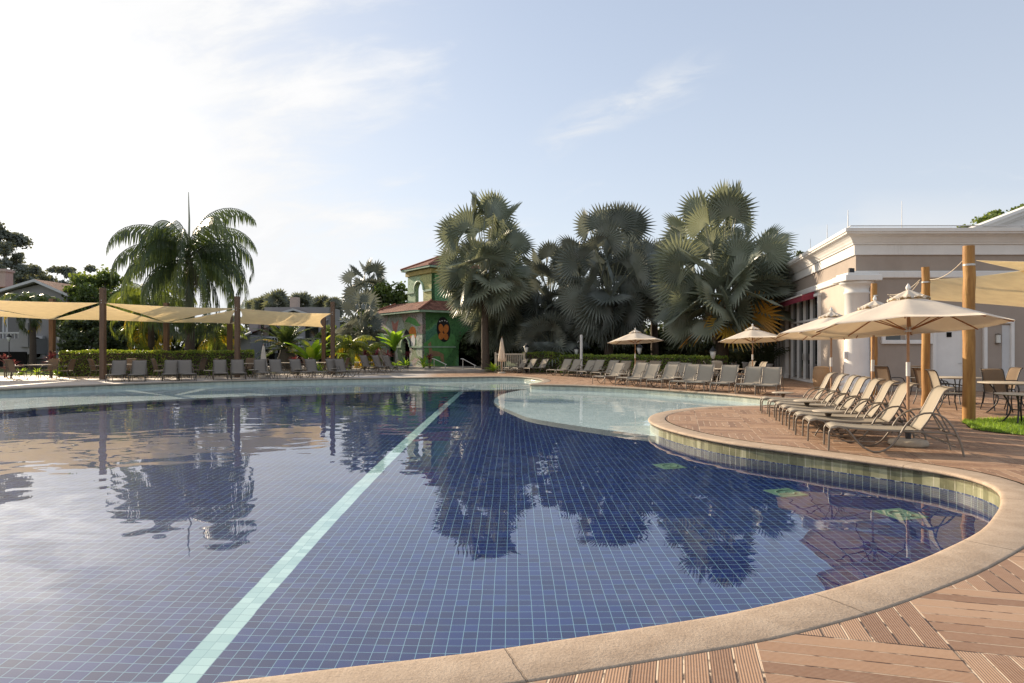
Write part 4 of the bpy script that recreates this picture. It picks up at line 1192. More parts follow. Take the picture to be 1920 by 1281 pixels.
# painted motifs on the right-hand face: butterfly and leaves; sun disc on the left face
def motif(name, m, P, face, d=.012):
    # P polygon (u,z)
    mb = MB(); n = len(P)
    f3 = (lambda u, z, k: tp(u, -k, z)) if face == 'r' else (lambda u, z, k: tp(-k, u, z))
    vs = [f3(u, z, d) for u, z in P] + [f3(u, z, -.001) for u, z in P]
    fs = [tuple(range(n))] + [(i, (i + 1) % n, (i + 1) % n + n, i + n) for i in range(n)]
    mb.add(vs, fs); return mb.build(name, M[m], tw)
def ell(cx, cz, rx, rz, rot=0, n=20): return [(cx + rx * math.cos(t_) * math.cos(rot) - rz * math.sin(t_) * math.sin(rot), cz + rx * math.cos(t_) * math.sin(rot) + rz * math.sin(t_) * math.cos(rot)) for t_ in [2 * PI * k / n for k in range(n)]]
motif('painted_leaf', 'leafp', [(.1, 1.9), (1.2, 2.7), (2.2, 3.0), (2.9, 2.6), (3.0, 2.0), (2.6, 1.2), (1.8, .5), (1.0, .35), (.3, .8)], 'r', .008)
motif('painted_butterfly', 'black', ell(1.9, 3.05, .62, 1.0, .12), 'r', .014)
for k, (cx, cz, rx, rz, rt_) in enumerate([(1.66, 3.15, .22, .34, .2), (2.12, 3.10, .24, .36, -.2), (1.68, 2.55, .24, .30, -.3), (2.10, 2.50, .22, .28, .3)]):
    motif('painted_wing', 'orange', ell(cx, cz, rx, rz, rt_), 'r', .020)
for cx in (1.55, 1.75, 2.0, 2.2): motif('painted_wing_spot', 'white', ell(cx, 3.78 - abs(cx - 1.9) * .3, .06, .05), 'r', .020)
motif('painted_animal', 'tanp', [(.5, .5), (.6, 1.3), (.5, 1.9), (.75, 2.1), (.85, 1.4), (1.5, 1.3), (1.9, 1.1), (1.95, .5), (1.7, .5), (1.6, .95), (.95, .95), (.8, .5)], 'r', .017)
motif('painted_sun', 'orange', ell(1.55, 2.75, .62, .55), 'l', .012)
motif('painted_bird', 'black', [(3.3, 2.3), (2.6, 3.1), (2.2, 2.9), (1.6, 2.1), (1.5, 1.5), (1.9, 1.75)], 'l', .016)
motif('painted_bird', 'white', ell(1.45, 2.15, .34, .5), 'l', .020)
motif('painted_flower', 'pinkp', [(4.2, 3.1), (3.9, 3.9), (4.6, 3.6), (5.2, 3.9), (5.0, 3.2), (4.6, 2.9)], 'l', .012)
motif('painted_leaf', 'leafp', [(6.2, 2.3), (7.0, 3.0), (7.7, 2.9), (7.4, 2.2), (6.8, 1.95)], 'l', .012)
motif('painted_leaf', 'leafp', [(.2, 3.3), (1.2, 3.9), (2.2, 4.1), (2.9, 3.7), (2.0, 3.6), (1.0, 3.3)], 'l', .010)

# ------------------------------------------------------------------ houses on the left
def baluster_run(x0, x1, y, z0, h, name, parent, step=.28):
    mb = MB(); n = int((x1 - x0) / step)
    for k in range(n + 1):
        x = x0 + (x1 - x0) * k / n
        mb.lathe([(.06, z0 + .08), (.03, z0 + .14), (.085, z0 + .30), (.045, z0 + h * .55), (.035, z0 + h * .7), (.065, z0 + h - .1)], 8, x, y)
    mb.box((x0 + x1) / 2, y, z0 + h - .05, x1 - x0 + .2, .2, .12); mb.box((x0 + x1) / 2, y, z0 + .04, x1 - x0 + .2, .18, .09)
    return mb.build(name, M['greytrim'], parent)
def gable_roof(x0, xa, x1, ze0, za, ze1, y0, y1, parent, th=.22):
    r = MB(); r.uv = []
    for A, B in (((x0, ze0), (xa, za)), ((xa, za), (x1, ze1))):
        L = math.hypot(B[0] - A[0], B[1] - A[1])
        r.add([(A[0], y0, A[1]), (A[0], y1, A[1]), (B[0], y1, B[1]), (B[0], y0, B[1])], [(0, 3, 2, 1)]); r.uv += [(0, 0), (y1 - y0, 0), (y1 - y0, L), (0, L)]
    o = r.build('roof', M['roof'], parent)
    f = MB()
    for A, B in (((x0, ze0), (xa, za)), ((xa, za), (x1, ze1))):
        f.prism([(A[0], A[1] - th), (B[0], B[1] - th), (B[0], B[1] - .01), (A[0], A[1] - .01)], y0 - .05, y0 + .12, 'y')
        f.prism([(A[0], A[1] - .12), (B[0], B[1] - .12), (B[0], B[1] - .012), (A[0], A[1] - .012)], y0 + .125, y1, 'y')
    f.build('fascia', M['greytrim'], o); return o
Y1 = 55.0
h1 = thing('gabled_house', 'grey two storey house with clay gable roof and balustraded balcony at far left', 'house')
xl, xr = XA(-60, Y1), XA(126, Y1); xa = XA(75, Y1)
wz = MB(); wz.prism([(xl, 0), (xr, 0), (xr, ZA(556, Y1)), (xa, ZA(533, Y1)), (xl, ZA(566, Y1))], Y1, Y1 + 9, 'y'); wz.build('wall', M['grey'], h1)
gable_roof(xl - .5, xa, xr + .6, ZA(569, Y1), ZA(525, Y1), ZA(553, Y1), Y1 - .7, Y1 + 9, h1)
rf = MB(); rf.box(XA(7, Y1 + 3), Y1 + 3, ZA(522, Y1 + 3), 1.0, .9, 1.6); rf.box(XA(7, Y1 + 3), Y1 + 3, ZA(509, Y1 + 3), 1.2, 1.1, .16); rf.build('chimney', M['chimney'], h1)
bal = MB(); bx0, bx1 = XA(-60, Y1 - 3), XA(56, Y1 - 3); bal.box((bx0 + bx1) / 2, Y1 - 1.5, ZA(660, Y1 - 3) + .45, bx1 - bx0, 3.0, 1.25); bal.box(bx1 - .35, Y1 - 3.02, ZA(640, Y1 - 3) + .5, .7, .4, 1.9); bal.build('balcony', M['grey'], h1)
baluster_run(bx0, XA(45, Y1 - 3), Y1 - 2.8, ZA(650, Y1 - 3), 1.15, 'balustrade', h1)
for a_, b_ in ((16, 40), (-20, 5)):
    w_ = MB(); w_.box((XA(a_, Y1) + XA(b_, Y1)) / 2, Y1 - .02, ZA(625, Y1) + .6, XA(b_, Y1) - XA(a_, Y1) + .3, .08, 2.7); q_ = w_.build('balcony_door', M['greytrim'], h1)
    MB().box((XA(a_, Y1) + XA(b_, Y1)) / 2, Y1 - .07, ZA(625, Y1) + .6, XA(b_, Y1) - XA(a_, Y1), .03, 2.4).build('pane', M['glass'], q_)
lowd = MB(); lowd.box(XA(20, Y1 - 3), Y1 - 3.03, .7, 2.6, .06, 1.2); lowd.build('lower_opening', M['dark'], h1)
wg = MB(); wg.box(XA(90, Y1 - 1), Y1 - .9, 1.55, 4.2, .3, 3.1); wg.build('yard_wall', M['grey'], h1)
for i, z in enumerate((1.72, .68)):
    a_ = thing('air_conditioner', 'grey fan unit on the house wall, %s of the stacked pair' % ('upper' if i == 0 else 'lower'), 'air conditioner', (XA(71, Y1 - 1.3), Y1 - 1.25, z))
    MB().box(0, 0, .45, .95, .35, .85, 0, bev=.02).build('casing', M['greytrim'], a_); MB().tube([(0, -.18, .45), (0, -.20, .45)], .32, 20).build('fan_grille', M['dark'], a_)
Y2 = 60.0
h2 = thing('balustrade_house', 'grey house with white balustrade, gable and pink chimney behind the date palm', 'house')
xl, xr = XA(476, Y2), XA(690, Y2)
z1_, z2_ = ZA(637, Y2), ZA(600, Y2)
w_ = MB(); w_.box((xl + xr) / 2, Y2 + 3, z1_ / 2 + .1, xr - xl + 1.4, 6, z1_ - .5); w_.box((XA(480, Y2) + XA(605, Y2)) / 2, Y2 + 4, z2_ / 2 + 1, XA(605, Y2) - XA(480, Y2), 4, z2_ + .6); w_.box(XA(475, Y2), Y2 + .4, ZA(615, Y2), .8, .8, 3.0); w_.build('wall', M['grey'], h2)
g_ = MB(); g_.prism([(XA(500, Y2), z2_ + .5), (XA(592, Y2), z2_ + .5), (XA(540, Y2), ZA(580, Y2))], Y2 + 2, Y2 + 6, 'y'); g_.build('gable', M['grey'], h2)
gable_roof(XA(476, Y2), XA(540, Y2), XA(604, Y2), ZA(596, Y2), ZA(576, Y2), ZA(596, Y2), Y2 + 1.4, Y2 + 8, h2)
MB().box(XA(553, Y2 + 4), Y2 + 4, ZA(573, Y2 + 4), .75, .7, 1.6).build('chimney', M['chimney'], h2)
baluster_run(XA(474, Y2 - .2), XA(566, Y2 - .2), Y2 - .2, ZA(651, Y2), .95, 'balustrade', h2, .24)
bs = MB(); bs.box((XA(460, Y2) + XA(690, Y2)) / 2, Y2 + .6, ZA(656, Y2), XA(690, Y2) - XA(460, Y2), 2.0, .6); bs.build('balcony', M['grey'], h2)
for k, (a_, b_) in enumerate(((478, 492), (499, 518), (524, 543), (561, 590), (600, 628), (640, 664))):
    MB().box((XA(a_, Y2) + XA(b_, Y2)) / 2, Y2 - .42, .75, XA(b_, Y2) - XA(a_, Y2), .06, 1.5).build('lower_opening', M['dark'], h2)
for a_, b_ in ((490, 515), (560, 585)):
    MB().box((XA(a_, Y2) + XA(b_, Y2)) / 2, Y2 + 1.95, ZA(630, Y2) + .3, XA(b_, Y2) - XA(a_, Y2), .06, 2.0).build('window', M['glass'], h2)
h3 = thing('low_roofed_wing', 'low wing with sloping clay roof and white edge behind the hedge', 'house')
w_ = MB(); w_.prism([(XA(398, 57), 0), (XA(470, 57), 0), (XA(470, 57), ZA(628, 57)), (XA(400, 57), ZA(658, 57))], 57, 62, 'y'); w_.build('wall', M['grey'], h3)
r = MB(); r.uv = [(0, 0), (5, 0), (5, 4), (0, 4)]
r.add([(XA(390, 57), 56.5, ZA(662, 57)), (XA(390, 57), 62, ZA(640, 57)), (XA(474, 57), 62, ZA(606, 57)), (XA(474, 57), 56.5, ZA(624, 57))], [(0, 3, 2, 1)])
r.build('roof', M['roof'], h3); MB().tube([(XA(388, 57), 56.4, ZA(664, 57)), (XA(476, 57), 56.4, ZA(624, 57))], .12, 5).build('fascia', M['greytrim'], h3)

# ------------------------------------------------------------------ lanterns, rails, shower, fence
def lantern(px, py, Y, label, arm=False):
    t = thing('garden_lantern', label, 'lamp', (XA(px, Y), Y, 0), 0, 'lanterns on dark posts')
    zt = ZA(py, Y)
    MB().tube([(0, 0, 0), (0, 0, .5), (0, 0, zt - .35)], [.06, .035, .03], 8).build('post', M['lampmetal'], t)
    MB().lathe([(.05, zt - .35), (.09, zt - .30), (.16, zt - .0), (.15, zt + .01)], 6).build('glass', M['lampglass'], t)
    MB().lathe([(.20, zt + .0), (.19, zt + .03), (.09, zt + .14), (.03, zt + .18), (.03, zt + .26)], 6).build('cap', M['lampmetal'], t)
for a in [(17, 632, 50, 'dark lantern before the balcony at the far left'), (111, 630, 46, 'white glowing glass lantern right of the first back post'), (363, 644, 46, 'dark lantern behind the left hedge between palm trunks'),
          (987, 651, 42, 'pale lantern behind the left end of the right hedge'), (1081, 655, 41, 'pale lantern just left of the white shower post'), (1199, 652, 36, 'pale lantern beside the farthest umbrella pole'), (1337, 659, 30.5, 'pale lantern left of the boot-covered palm trunk')]:
    lantern(*a)
sh = thing('shower_post', 'white outdoor shower column rising above the right hedge', 'shower', (XA(1090, 39.0), 39.0, 0))
MB().tube([(0, 0, 0), (0, 0, ZA(628, 39))], .085, 14).build('column', M['white'], sh); MB().tube([(0, 0, 1.95), (-.2, -.1, 1.98), (-.24, -.12, 1.88)], .02, 6).build('shower_head', M['steel'], sh)
def rail(px0, py0, px1, py1, Y, label, pb0, pb1):
    t = thing('handrail', label, 'handrail', (0, 0, 0), 0, 'step handrails'); b = MB()
    x0, x1 = XA(px0, Y), XA(px1, Y - .6); z0, z1 = ZA(py0, Y), ZA(py1, Y - .6)
    b.tube([(x0 - .15, Y, z0), (x0, Y, z0), (x1, Y - .6, z1), (x1 + .1, Y - .6, z1 - .04)], .03, 7); b.build('rail', M['steel'], t)
    MB().tube([(x0, Y, pb0), (x0, Y, z0)], .03, 7).build('post', M['steel'], t); MB().tube([(x1, Y - .6, pb1), (x1, Y - .6, z1)], .03, 7).build('post', M['steel'], t)
rail(814, 673, 835, 683, 45, 'metal handrail left of the dark tower entrance', .1, .1)
rail(868, 673, 890, 685, 43.0, 'metal handrail right of the dark tower entrance, beside the tall palm', .1, .0)
pf = thing('picket_fence', 'pale wooden picket fence between the folded umbrella and the hedge', 'fence')
fx0, fx1, fy = XA(929, 42.5), XA(983, 42.5), 42.5
MB().box((fx0 + fx1) / 2, fy, 1.18, fx1 - fx0, .09, .09).build('top_rail', M['basestone'], pf); MB().box((fx0 + fx1) / 2, fy, .18, fx1 - fx0, .07, .07).build('bottom_rail', M['basestone'], pf)
b = MB()
for k in range(14): b.box(fx0 + (fx1 - fx0) * (k + .5) / 14, fy - .05, .62, .055, .025, 1.05)
b.build('pickets', M['basestone'], pf); MB().box(fx0, fy, .65, .11, .11, 1.3).build('post', M['basestone'], pf); MB().box(fx1, fy, .65, .11, .11, 1.3).build('post', M['basestone'], pf)
# ------------------------------------------------------------------ vegetation
def fan_leaf(mb, base, d, nrm, Rr, q, nseg=26, spread=R(245), rv=.5, cup=.18, mi=0, fuse=.60):
    d = d.normalized(); s = d.cross(nrm)
    if s.length < .1: s = d.cross(V((1, 0, .2)))
    s.normalize(); n = s.cross(d).normalized()
    vs = [base]; fs = []
    def ray(a, r_, lift):
        v = d * math.cos(a) + s * math.sin(a)
        sag = -.22 * (r_ / Rr) ** 2 * Rr
        return base + v * r_ + n * (cup * r_ * abs(math.sin(a)) + lift) + V((0, 0, sag * .55))
    for i in range(nseg):
        a0 = -spread / 2 + spread * i / nseg; a1 = a0 + spread / nseg; am = (a0 + a1) / 2
        k = len(vs); rr = Rr * (1 - .22 * (abs(am) / (spread / 2)) ** 2) * q.uniform(.93, 1.04)
        rf_ = rr * fuse
        vs += [ray(a0, rf_, 0), ray(a1, rf_, 0), ray(am, rf_, .045 * Rr), ray(am + q.uniform(-.02, .02), rr, -.02 * Rr), ray(a0, rf_ * .35, 0), ray(a1, rf_ * .35, 0)]
        fs += [(0, k + 4, k + 5), (k + 4, k, k + 2), (k + 4, k + 2, k + 5), (k + 5, k + 2, k + 1), (k, k + 3, k + 2), (k + 2, k + 3, k + 1)]
    mb.add(vs, fs, mi, rv)

def fan_palm(label, x, y, hub, top, rad, seed, mt='bismarck', nl=36, trunk=.23, fanr=1.5, low=-35, boots=False, group='silver fan palms', z0=0, nseg=26, yellow=.0, cat='palm tree', stemr=None):
    q = random.Random(seed)
    t = thing('fan_palm', label, cat, (x, y, z0), 0, group)
    tk = MB(); pts = []; rs_ = []
    nT = 16
    for i in range(nT + 1):
        f = i / nT; pts.append((.06 * math.sin(f * 3 + seed), .05 * math.cos(f * 2 + seed), hub * f + .0)); rs_.append(trunk * (1.25 - .3 * f + (.25 * (1 - f) ** 6)) * (1 + (.045 if i % 2 else -.02)))
    tk.tube(pts, rs_, 14); tk.build('trunk', M['bark'], t)
    cr = MB(); pe = MB(); ga = 2.39996
    UP = top - hub
    nl = int(nl * 1.75)
    for i in range(nl):
        f = (i + .5) / nl
        el = R(80 - (80 - low) * f ** 1.05) + q.gauss(0, .09)
        az = i * ga + q.gauss(0, .15)
        reach = (abs(math.cos(el) / rad) ** 2.7 + abs(math.sin(el) / UP) ** 2.7) ** (-1 / 2.7)
        if el < 0: reach = rad * (.95 - .25 * abs(math.sin(el)))
        fr = fanr * q.uniform(.88, 1.1)
        pl = max(.35, (reach - fr * .92) * (1.0 if i % 5 < 3 else q.uniform(.35, .75)))
        d = V((math.cos(az) * math.cos(el), math.sin(az) * math.cos(el), math.sin(el)))
        b0 = V((pts[-1][0], pts[-1][1], hub - .15 + .5 * (1 - f)))
        d2 = (d + V((0, 0, .30))).normalized()
        mid = b0 + d2 * pl * .5; b1 = b0 + d * pl + V((0, 0, .10 * pl))
        pe.tube([b0, mid, b1], [.045, .032, .02], 5, mi=0)
        out = V((math.cos(az), math.sin(az), 0))
        dd = (d * 1.0 + V((0, 0, -.22 - .25 * f)) + V((q.gauss(0, .18), q.gauss(0, .18), q.gauss(0, .12)))).normalized()
        nr = (V((0, 0, 1)) * (.1 + .45 * f) + out * (-.3 + .5 * f) + V((q.gauss(0, .75), q.gauss(0, .75), q.gauss(0, .3)))).normalized()
        rv = min(.80, max(0, q.gauss(.48, .2)))
        if f > 1 - yellow and q.random() < .7: rv = q.uniform(.9, 1.0)
        fan_leaf(cr, b1, dd, nr, fr, q, nseg, R(q.uniform(215, 275)), rv, q.uniform(.05, .28))
    cr.build('crown', M[mt], t); pe.build('petioles', M['petiole'], t)
    if boots:
        bm = MB()
        for i in range(20):
            f = i / 20; az = i * ga; z = hub - 1.5 + 1.45 * f
            o = V((math.cos(az), math.sin(az), 0))
            bm.tube([V((0, 0, z)) + o * trunk * .8, V((0, 0, z + .35)) + o * (trunk + .22), V((0, 0, z + .85)) + o * (trunk + .62 + .25 * q.random())], [.14, .095, .045], 6)
        bm.build('leaf_bases', M['boots'], t)
    return t

def frond(mb, base, az, el, L_, droop, q, nl=30, ll=.75, hang=.8, rv=.5, w=.028, side=.9, mi=0):
    h = V((math.cos(az), math.sin(az), 0)); sd = V((-math.sin(az), math.cos(az), 0))
    P = []; a = el; p = base.copy(); st = L_ / 14
    for i in range(15):
        P.append(p.copy()); p = p + (h * math.cos(a) + V((0, 0, math.sin(a)))) * st; a -= droop / 14 * (.7 + .7 * i / 14)
    mb.tube(P, [.035 * (1 - .85 * i / 14) + .004 for i in range(15)], 4, mi, .3)
    for k in range(nl):
        f = .12 + .88 * k / nl; x = f * 14; i = min(13, int(x)); c = P[i].lerp(P[i + 1], x - i); tg_ = (P[i + 1] - P[i]).normalized()
        l = ll * (math.sin(PI * min(1, f * .8 + .2)) * .75 + .3) * q.uniform(.85, 1.1)
        for s in (-1, 1):
            d = (sd * s * side + tg_ * .75 + V((0, 0, -hang * (.35 if side > .7 else .9) + q.gauss(0, .12)))).normalized()
            m_ = c + d * l * .5; e = m_ + (d * (1 - hang * .8) + V((0, 0, -hang)) + V((q.gauss(0, .06), q.gauss(0, .06), 0))).normalized() * l * .6
            wv = tg_ * w
            mb.add([c - wv * .5, c + wv * .5, m_ + wv, m_ - wv, e], [(0, 1, 2, 3), (3, 2, 4)], mi, min(1, max(0, rv + q.gauss(0, .12))))

def feather_palm(label, x, y, hub, L_, nf, seed, mt='queen', trunk=.2, el0=75, el1=-25, droop=1.9, hang=.85, ll=.8, nl=30, group=None, z0=0, spear=0, clusters=0, w=.03, yel=.03, side=.9, bulb=False, bark='bark'):
    q = random.Random(seed); t = thing('feather_palm', label, 'palm tree', (x, y, z0), 0, group)
    tk = MB(); n = 14
    tk.tube([(.08 * math.sin(i / n * 3), .04 * math.cos(i / n * 4), hub * i / n) for i in range(n + 1)], [trunk * (1.2 - .35 * i / n) * (1 + (.05 if i % 2 else 0)) * (1.0 + (.5 * math.sin(PI * i / n) if bulb else 0)) for i in range(n + 1)], 12)
    tk.build('trunk', M[bark], t)
    cr = MB(); B = V((.08 * math.sin(3), .04 * math.cos(4), hub))
    for i in range(nf):
        f = (i + .5) / nf; el = R(el0 + (el1 - el0) * f) + q.gauss(0, .12); az = i * 2.39996 + q.gauss(0, .12)
        rv = q.uniform(.15, .7) if f < .55 or q.random() > yel * 2 + .3 * (f > .9) * (yel > 0) else q.uniform(.9, 1)
        frond(cr, B + V((0, 0, .2 * (1 - f))), az, el, L_ * q.uniform(.85, 1.08), droop * q.uniform(.85, 1.15), q, nl, ll, hang, rv, w, side)
    cr.build('crown', M[mt], t)
    if spear: MB().tube([B, B + V((.03, 0, spear * .6)), B + V((-.02, 0, spear))], [.09, .06, .02], 6).build('spear_leaf', M['petiole'], t)
    if clusters:
        c = MB()
        for i in range(clusters):
            az = q.uniform(0, 2 * PI); o = V((math.cos(az), math.sin(az), 0))
            c0 = B + o * .35 + V((0, 0, -.25))
            for k in range(46):
                c.tube([c0, c0 + o * q.uniform(.1, .5) + V((q.gauss(0, .12), q.gauss(0, .12), -.6)), c0 + o * q.uniform(.15, .6) + V((q.gauss(0, .2), q.gauss(0, .2), -q.uniform(1.0, 1.8)))], [.03, .02, .012], 3, cap=False)
        c.build('flower_stalks', M['barkgrey'], t)
    return t

def leaf(mb, p, s, q, rv, mi=0, up=.0):
    d = V((q.gauss(0, 1), q.gauss(0, 1), q.gauss(0, 1) + up)).normalized(); o = d.orthogonal().normalized()
    a = q.uniform(0, 2 * PI); w = (o * math.cos(a) + d.cross(o) * math.sin(a)) * s * .42
    mb.add([p - d * s * .5, p + w, p + d * s * .5, p - w], [(0, 1, 2, 3)], mi, rv)

def broad_tree(label, x, y, H, bottom, rx, seed, mt='tree', nc=34, nleaf=170, ls=.30, trunk=.25, group=None, flat=1.0, ry=None, clump=.30, cat='tree', name='leafy_tree', z0=0, gap=.0):
    q = random.Random(seed); t = thing(name, label, cat, (x, y, z0), 0, group)
    ry = ry or rx; cz = (H + bottom) / 2; rz = (H - bottom) / 2
    tk = MB(); hub = V((0, 0, bottom + rz * .25)); 
    tk.tube([(0, 0, 0), (.05, .03, hub.z * .5), hub], [trunk * 1.4, trunk, trunk * .7], 9)
    cr = MB()
    nc = int(nc * 1.6); clump *= .82
    for i in range(nc):
        while True:
            u = V((q.uniform(-1, 1), q.uniform(-1, 1), q.uniform(-1, 1)))
            if .12 < u.length < 1: break
        u = u * (.72 + .2 * q.random()) / max(.45, u.length ** .5)
        c = V((u.x * rx, u.y * ry, cz + u.z * rz)); cs = clump * rx * q.uniform(.55, 1.15)
        if i % 2 == 0:
            tk.tube([hub * .8, hub.lerp(c, .5) + V((0, 0, -.2)), c], [trunk * .45, trunk * .22, .02], 5, cap=False)
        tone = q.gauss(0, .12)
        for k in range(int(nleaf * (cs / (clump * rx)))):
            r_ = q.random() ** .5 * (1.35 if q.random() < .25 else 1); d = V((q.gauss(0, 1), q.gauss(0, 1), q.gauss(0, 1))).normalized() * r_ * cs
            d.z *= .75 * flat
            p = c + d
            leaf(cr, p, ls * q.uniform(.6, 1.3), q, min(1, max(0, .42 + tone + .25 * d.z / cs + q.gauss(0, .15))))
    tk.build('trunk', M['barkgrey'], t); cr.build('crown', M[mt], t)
    return t

def hedge(label, path, w, h, seed, dens=330, ls=.085, mt='hedge'):
    q = random.Random(seed); t = thing('clipped_hedge', label, 'hedge', (0, 0, 0), 0, 'clipped hedges')
    P = [V(p) for p in path]; core = MB(); lv = MB()
    for a, b in zip(P, P[1:]):
        L_ = (b - a).length; d = (b - a) / L_; n = V((-d.y, d.x))
        m_ = (a + b) / 2; core.box(m_.x, m_.y, h * .46, L_ + .1, w - .16, h * .90, math.atan2(d.y, d.x))
        cnt = int(dens * L_ * (w + 2 * h))
        for k in range(cnt):
            s = q.uniform(-.05, L_ + .05); v = q.uniform(-h, w + h)
            bulge = .09 * noise.noise(V((s * .9 + a.x, seed, v))) + .05 * noise.noise(V((s * 3 + a.x, v * 3, seed)))
            jit = abs(q.gauss(0, .045))
            if v < 0: o, z = -w / 2 - bulge + jit, h + v
            elif v > w: o, z = w / 2 + bulge - jit, h - (v - w)
            else: o, z = v - w / 2, h + bulge - jit + (.05 * q.random() if q.random() < .25 else 0)
            p = a + d * s + n * o
            toplit = .18 if z > h - .12 else 0  # sunlight on the hedge top painted as lighter leaf values
            leaf(lv, V((p.x, p.y, max(.03, z))), ls * q.uniform(.7, 1.35), q, min(1, max(0, .38 + toplit + .5 * noise.noise(V((s * 1.3, z * 2, seed))) + q.gauss(0, .16))))
        for e, sg in ((a, -1), (b, 1)):
            for k in range(int(dens * w * h * 1.2)):
                z = q.uniform(.03, h); o = q.uniform(-w / 2, w / 2); p = e + d * sg * (q.uniform(-.02, .06)) + n * o
                leaf(lv, V((p.x, p.y, z)), ls * q.uniform(.7, 1.35), q, min(1, max(0, .4 + q.gauss(0, .18))))
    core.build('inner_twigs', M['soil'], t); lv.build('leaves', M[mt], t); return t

def strap_plant(label, x, y, n, L_, w, seed, mt, name='garden_plant', cat='plant', group=None, z0=0, h0=.05, spread=.55, stem=0, el_lo=35):
    q = random.Random(seed); t = thing(name, label, cat, (x, y, z0), 0, group); mb = MB()
    for i in range(n):
        az = i * 2.4 + q.gauss(0, .3); el = R(q.uniform(el_lo, 85)); l = L_ * q.uniform(.7, 1.1)
        h = V((math.cos(az), math.sin(az), 0)); s = V((-math.sin(az), math.cos(az), 0))
        p = V((0, 0, h0 + stem * (.7 + .3 * q.random()))); a = el; pts = []
        for k in range(6): pts.append(p.copy()); p = p + (h * math.cos(a) + V((0, 0, math.sin(a)))) * l / 5; a -= spread * q.uniform(.2, .45)
        rv = min(1, max(0, q.gauss(.5, .22))); vs = []
        for k, p_ in enumerate(pts):
            ww = w * math.sin(PI * (k + .6) / 6.2) ; vs += [p_ - s * ww + V((0, 0, ww * .35)), p_, p_ + s * ww + V((0, 0, ww * .35))]
        fs = []
        for k in range(5): fs += [(3 * k, 3 * k + 1, 3 * k + 4, 3 * k + 3), (3 * k + 1, 3 * k + 2, 3 * k + 5, 3 * k + 4)]
        mb.add(vs, fs, 0, rv)
    mb.build('leaves', M[mt], t)
    if stem:
        st_ = MB()
        for k in range(3 if stem < 1 else 5): st_.tube([(q.gauss(0, .06), q.gauss(0, .06), 0), (q.gauss(0, .03), q.gauss(0, .03), stem)], [.03, .02], 5)
        st_.build('stems', M['barkgrey'], t)
    return t

# silver fan palms of the right hand group
fan_palm('tall single silver fan palm with clear dark trunk right of the painted tower', XA(911, 43.5), 43.5, ZA(540, 43.5), ZA(372, 43.5), 3.45, 3, nl=46, trunk=.21, fanr=1.65, low=-32, yellow=.0)
fan_palm('silver fan palm between the tall clear trunk and the broad dark crown', XA(1030, 47), 47, ZA(585, 47), ZA(464, 47), 2.9, 4, 'bismarckdark', nl=38, fanr=1.5, low=-50)
fan_palm('broad grey fan palm behind the shower post, its crown nearly to the hedge', XA(1142, 42), 42, ZA(575, 42), ZA(394, 42), 3.75, 5, 'bismarckdark', nl=56, fanr=1.75, low=-55)
fan_palm('large green fan palm with pale criss-cross leaf bases and orange lower fans', XA(1352, 34), 34, ZA(592, 34), ZA(366, 34), 3.65, 6, nl=56, trunk=.30, fanr=1.6, low=-20, boots=True, yellow=.12)
fan_palm('low greenish fan palm filling in behind the tall clear trunk', XA(935, 48), 48, ZA(610, 48), ZA(530, 48), 3.0, 7, nl=34, fanr=1.6, low=-45)
fan_palm('low grey fan palm behind the left end of the right hedge', XA(1035, 44), 44, ZA(655, 44), ZA(590, 44), 2.7, 8, 'bismarckdark', nl=26, fanr=1.5, low=-20)
fan_palm('dark fan palm in the gap between the two largest crowns', XA(1228, 45), 45, ZA(560, 45), ZA(455, 45), 2.6, 9, 'bismarckdark', nl=32, fanr=1.4, low=-45)
fan_palm('fan palm leaning against the building end, behind the large green palm', XA(1445, 37), 37, ZA(585, 37), ZA(480, 37), 1.9, 10, 'bismarckdark', nl=24, fanr=1.2, low=-40)
# palms near the tower left
fan_palm('dark fan palm rising highest left of the painted tower', XA(688, 62), 62, ZA(560, 62), ZA(492, 62), 2.75, 12, 'bismarckdark', nl=18, fanr=1.45, low=-30, nseg=15, group='fan palms left of the tower')
fan_palm('bluish fan palm in front of the darker one, left of the tower', XA(678, 52), 52, ZA(630, 52), ZA(551, 52), 2.35, 13, 'bismarckdark', nl=20, fanr=1.3, low=-40, nseg=15, group='fan palms left of the tower')
# palms beyond the mid house
for i, (px, py, Y, r_) in enumerate([(478, 562, 86, 1.5), (497, 556, 84, 1.9), (522, 545, 82, 2.3), (566, 549, 84, 2.2), (604, 556, 82, 1.9), (627, 560, 80, 1.6)]):
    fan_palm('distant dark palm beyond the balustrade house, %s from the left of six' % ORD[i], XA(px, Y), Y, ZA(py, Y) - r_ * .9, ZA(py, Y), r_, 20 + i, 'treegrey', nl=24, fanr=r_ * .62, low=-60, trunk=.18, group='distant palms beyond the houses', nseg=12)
# feather palms
feather_palm('tall drooping feather palm with a bare spear at its top behind the left hedge', XA(354, 41.5), 41.5, ZA(490, 41.5), 6.5, 38, 31, spear=4.4, clusters=2, ll=1.6, nl=42, droop=2.9, el0=88, el1=-40, yel=0, w=.055, trunk=.26, hang=1.05, side=.55)
feather_palm('lower drooping feather palm left of the tall one, golden old fronds below', XA(282, 45), 45, ZA(575, 45), 4.2, 26, 32, 'queeny', ll=1.0, nl=38, droop=2.6, el0=75, el1=-40, w=.045, hang=1.0, yel=.10, side=.6)
feather_palm('small golden feather palm behind the hedge between two dark trunks', XA(405, 46), 46, ZA(632, 46), 2.6, 20, 33, 'queeny', ll=.7, nl=26, droop=1.9, w=.04, yel=.12)
feather_palm('small yellowish palm behind the hedge right of the first front post', XA(262, 46), 46, ZA(622, 46), 1.8, 16, 34, 'queeny', ll=.6, nl=22, droop=2.0, w=.04, yel=.3, trunk=.09)
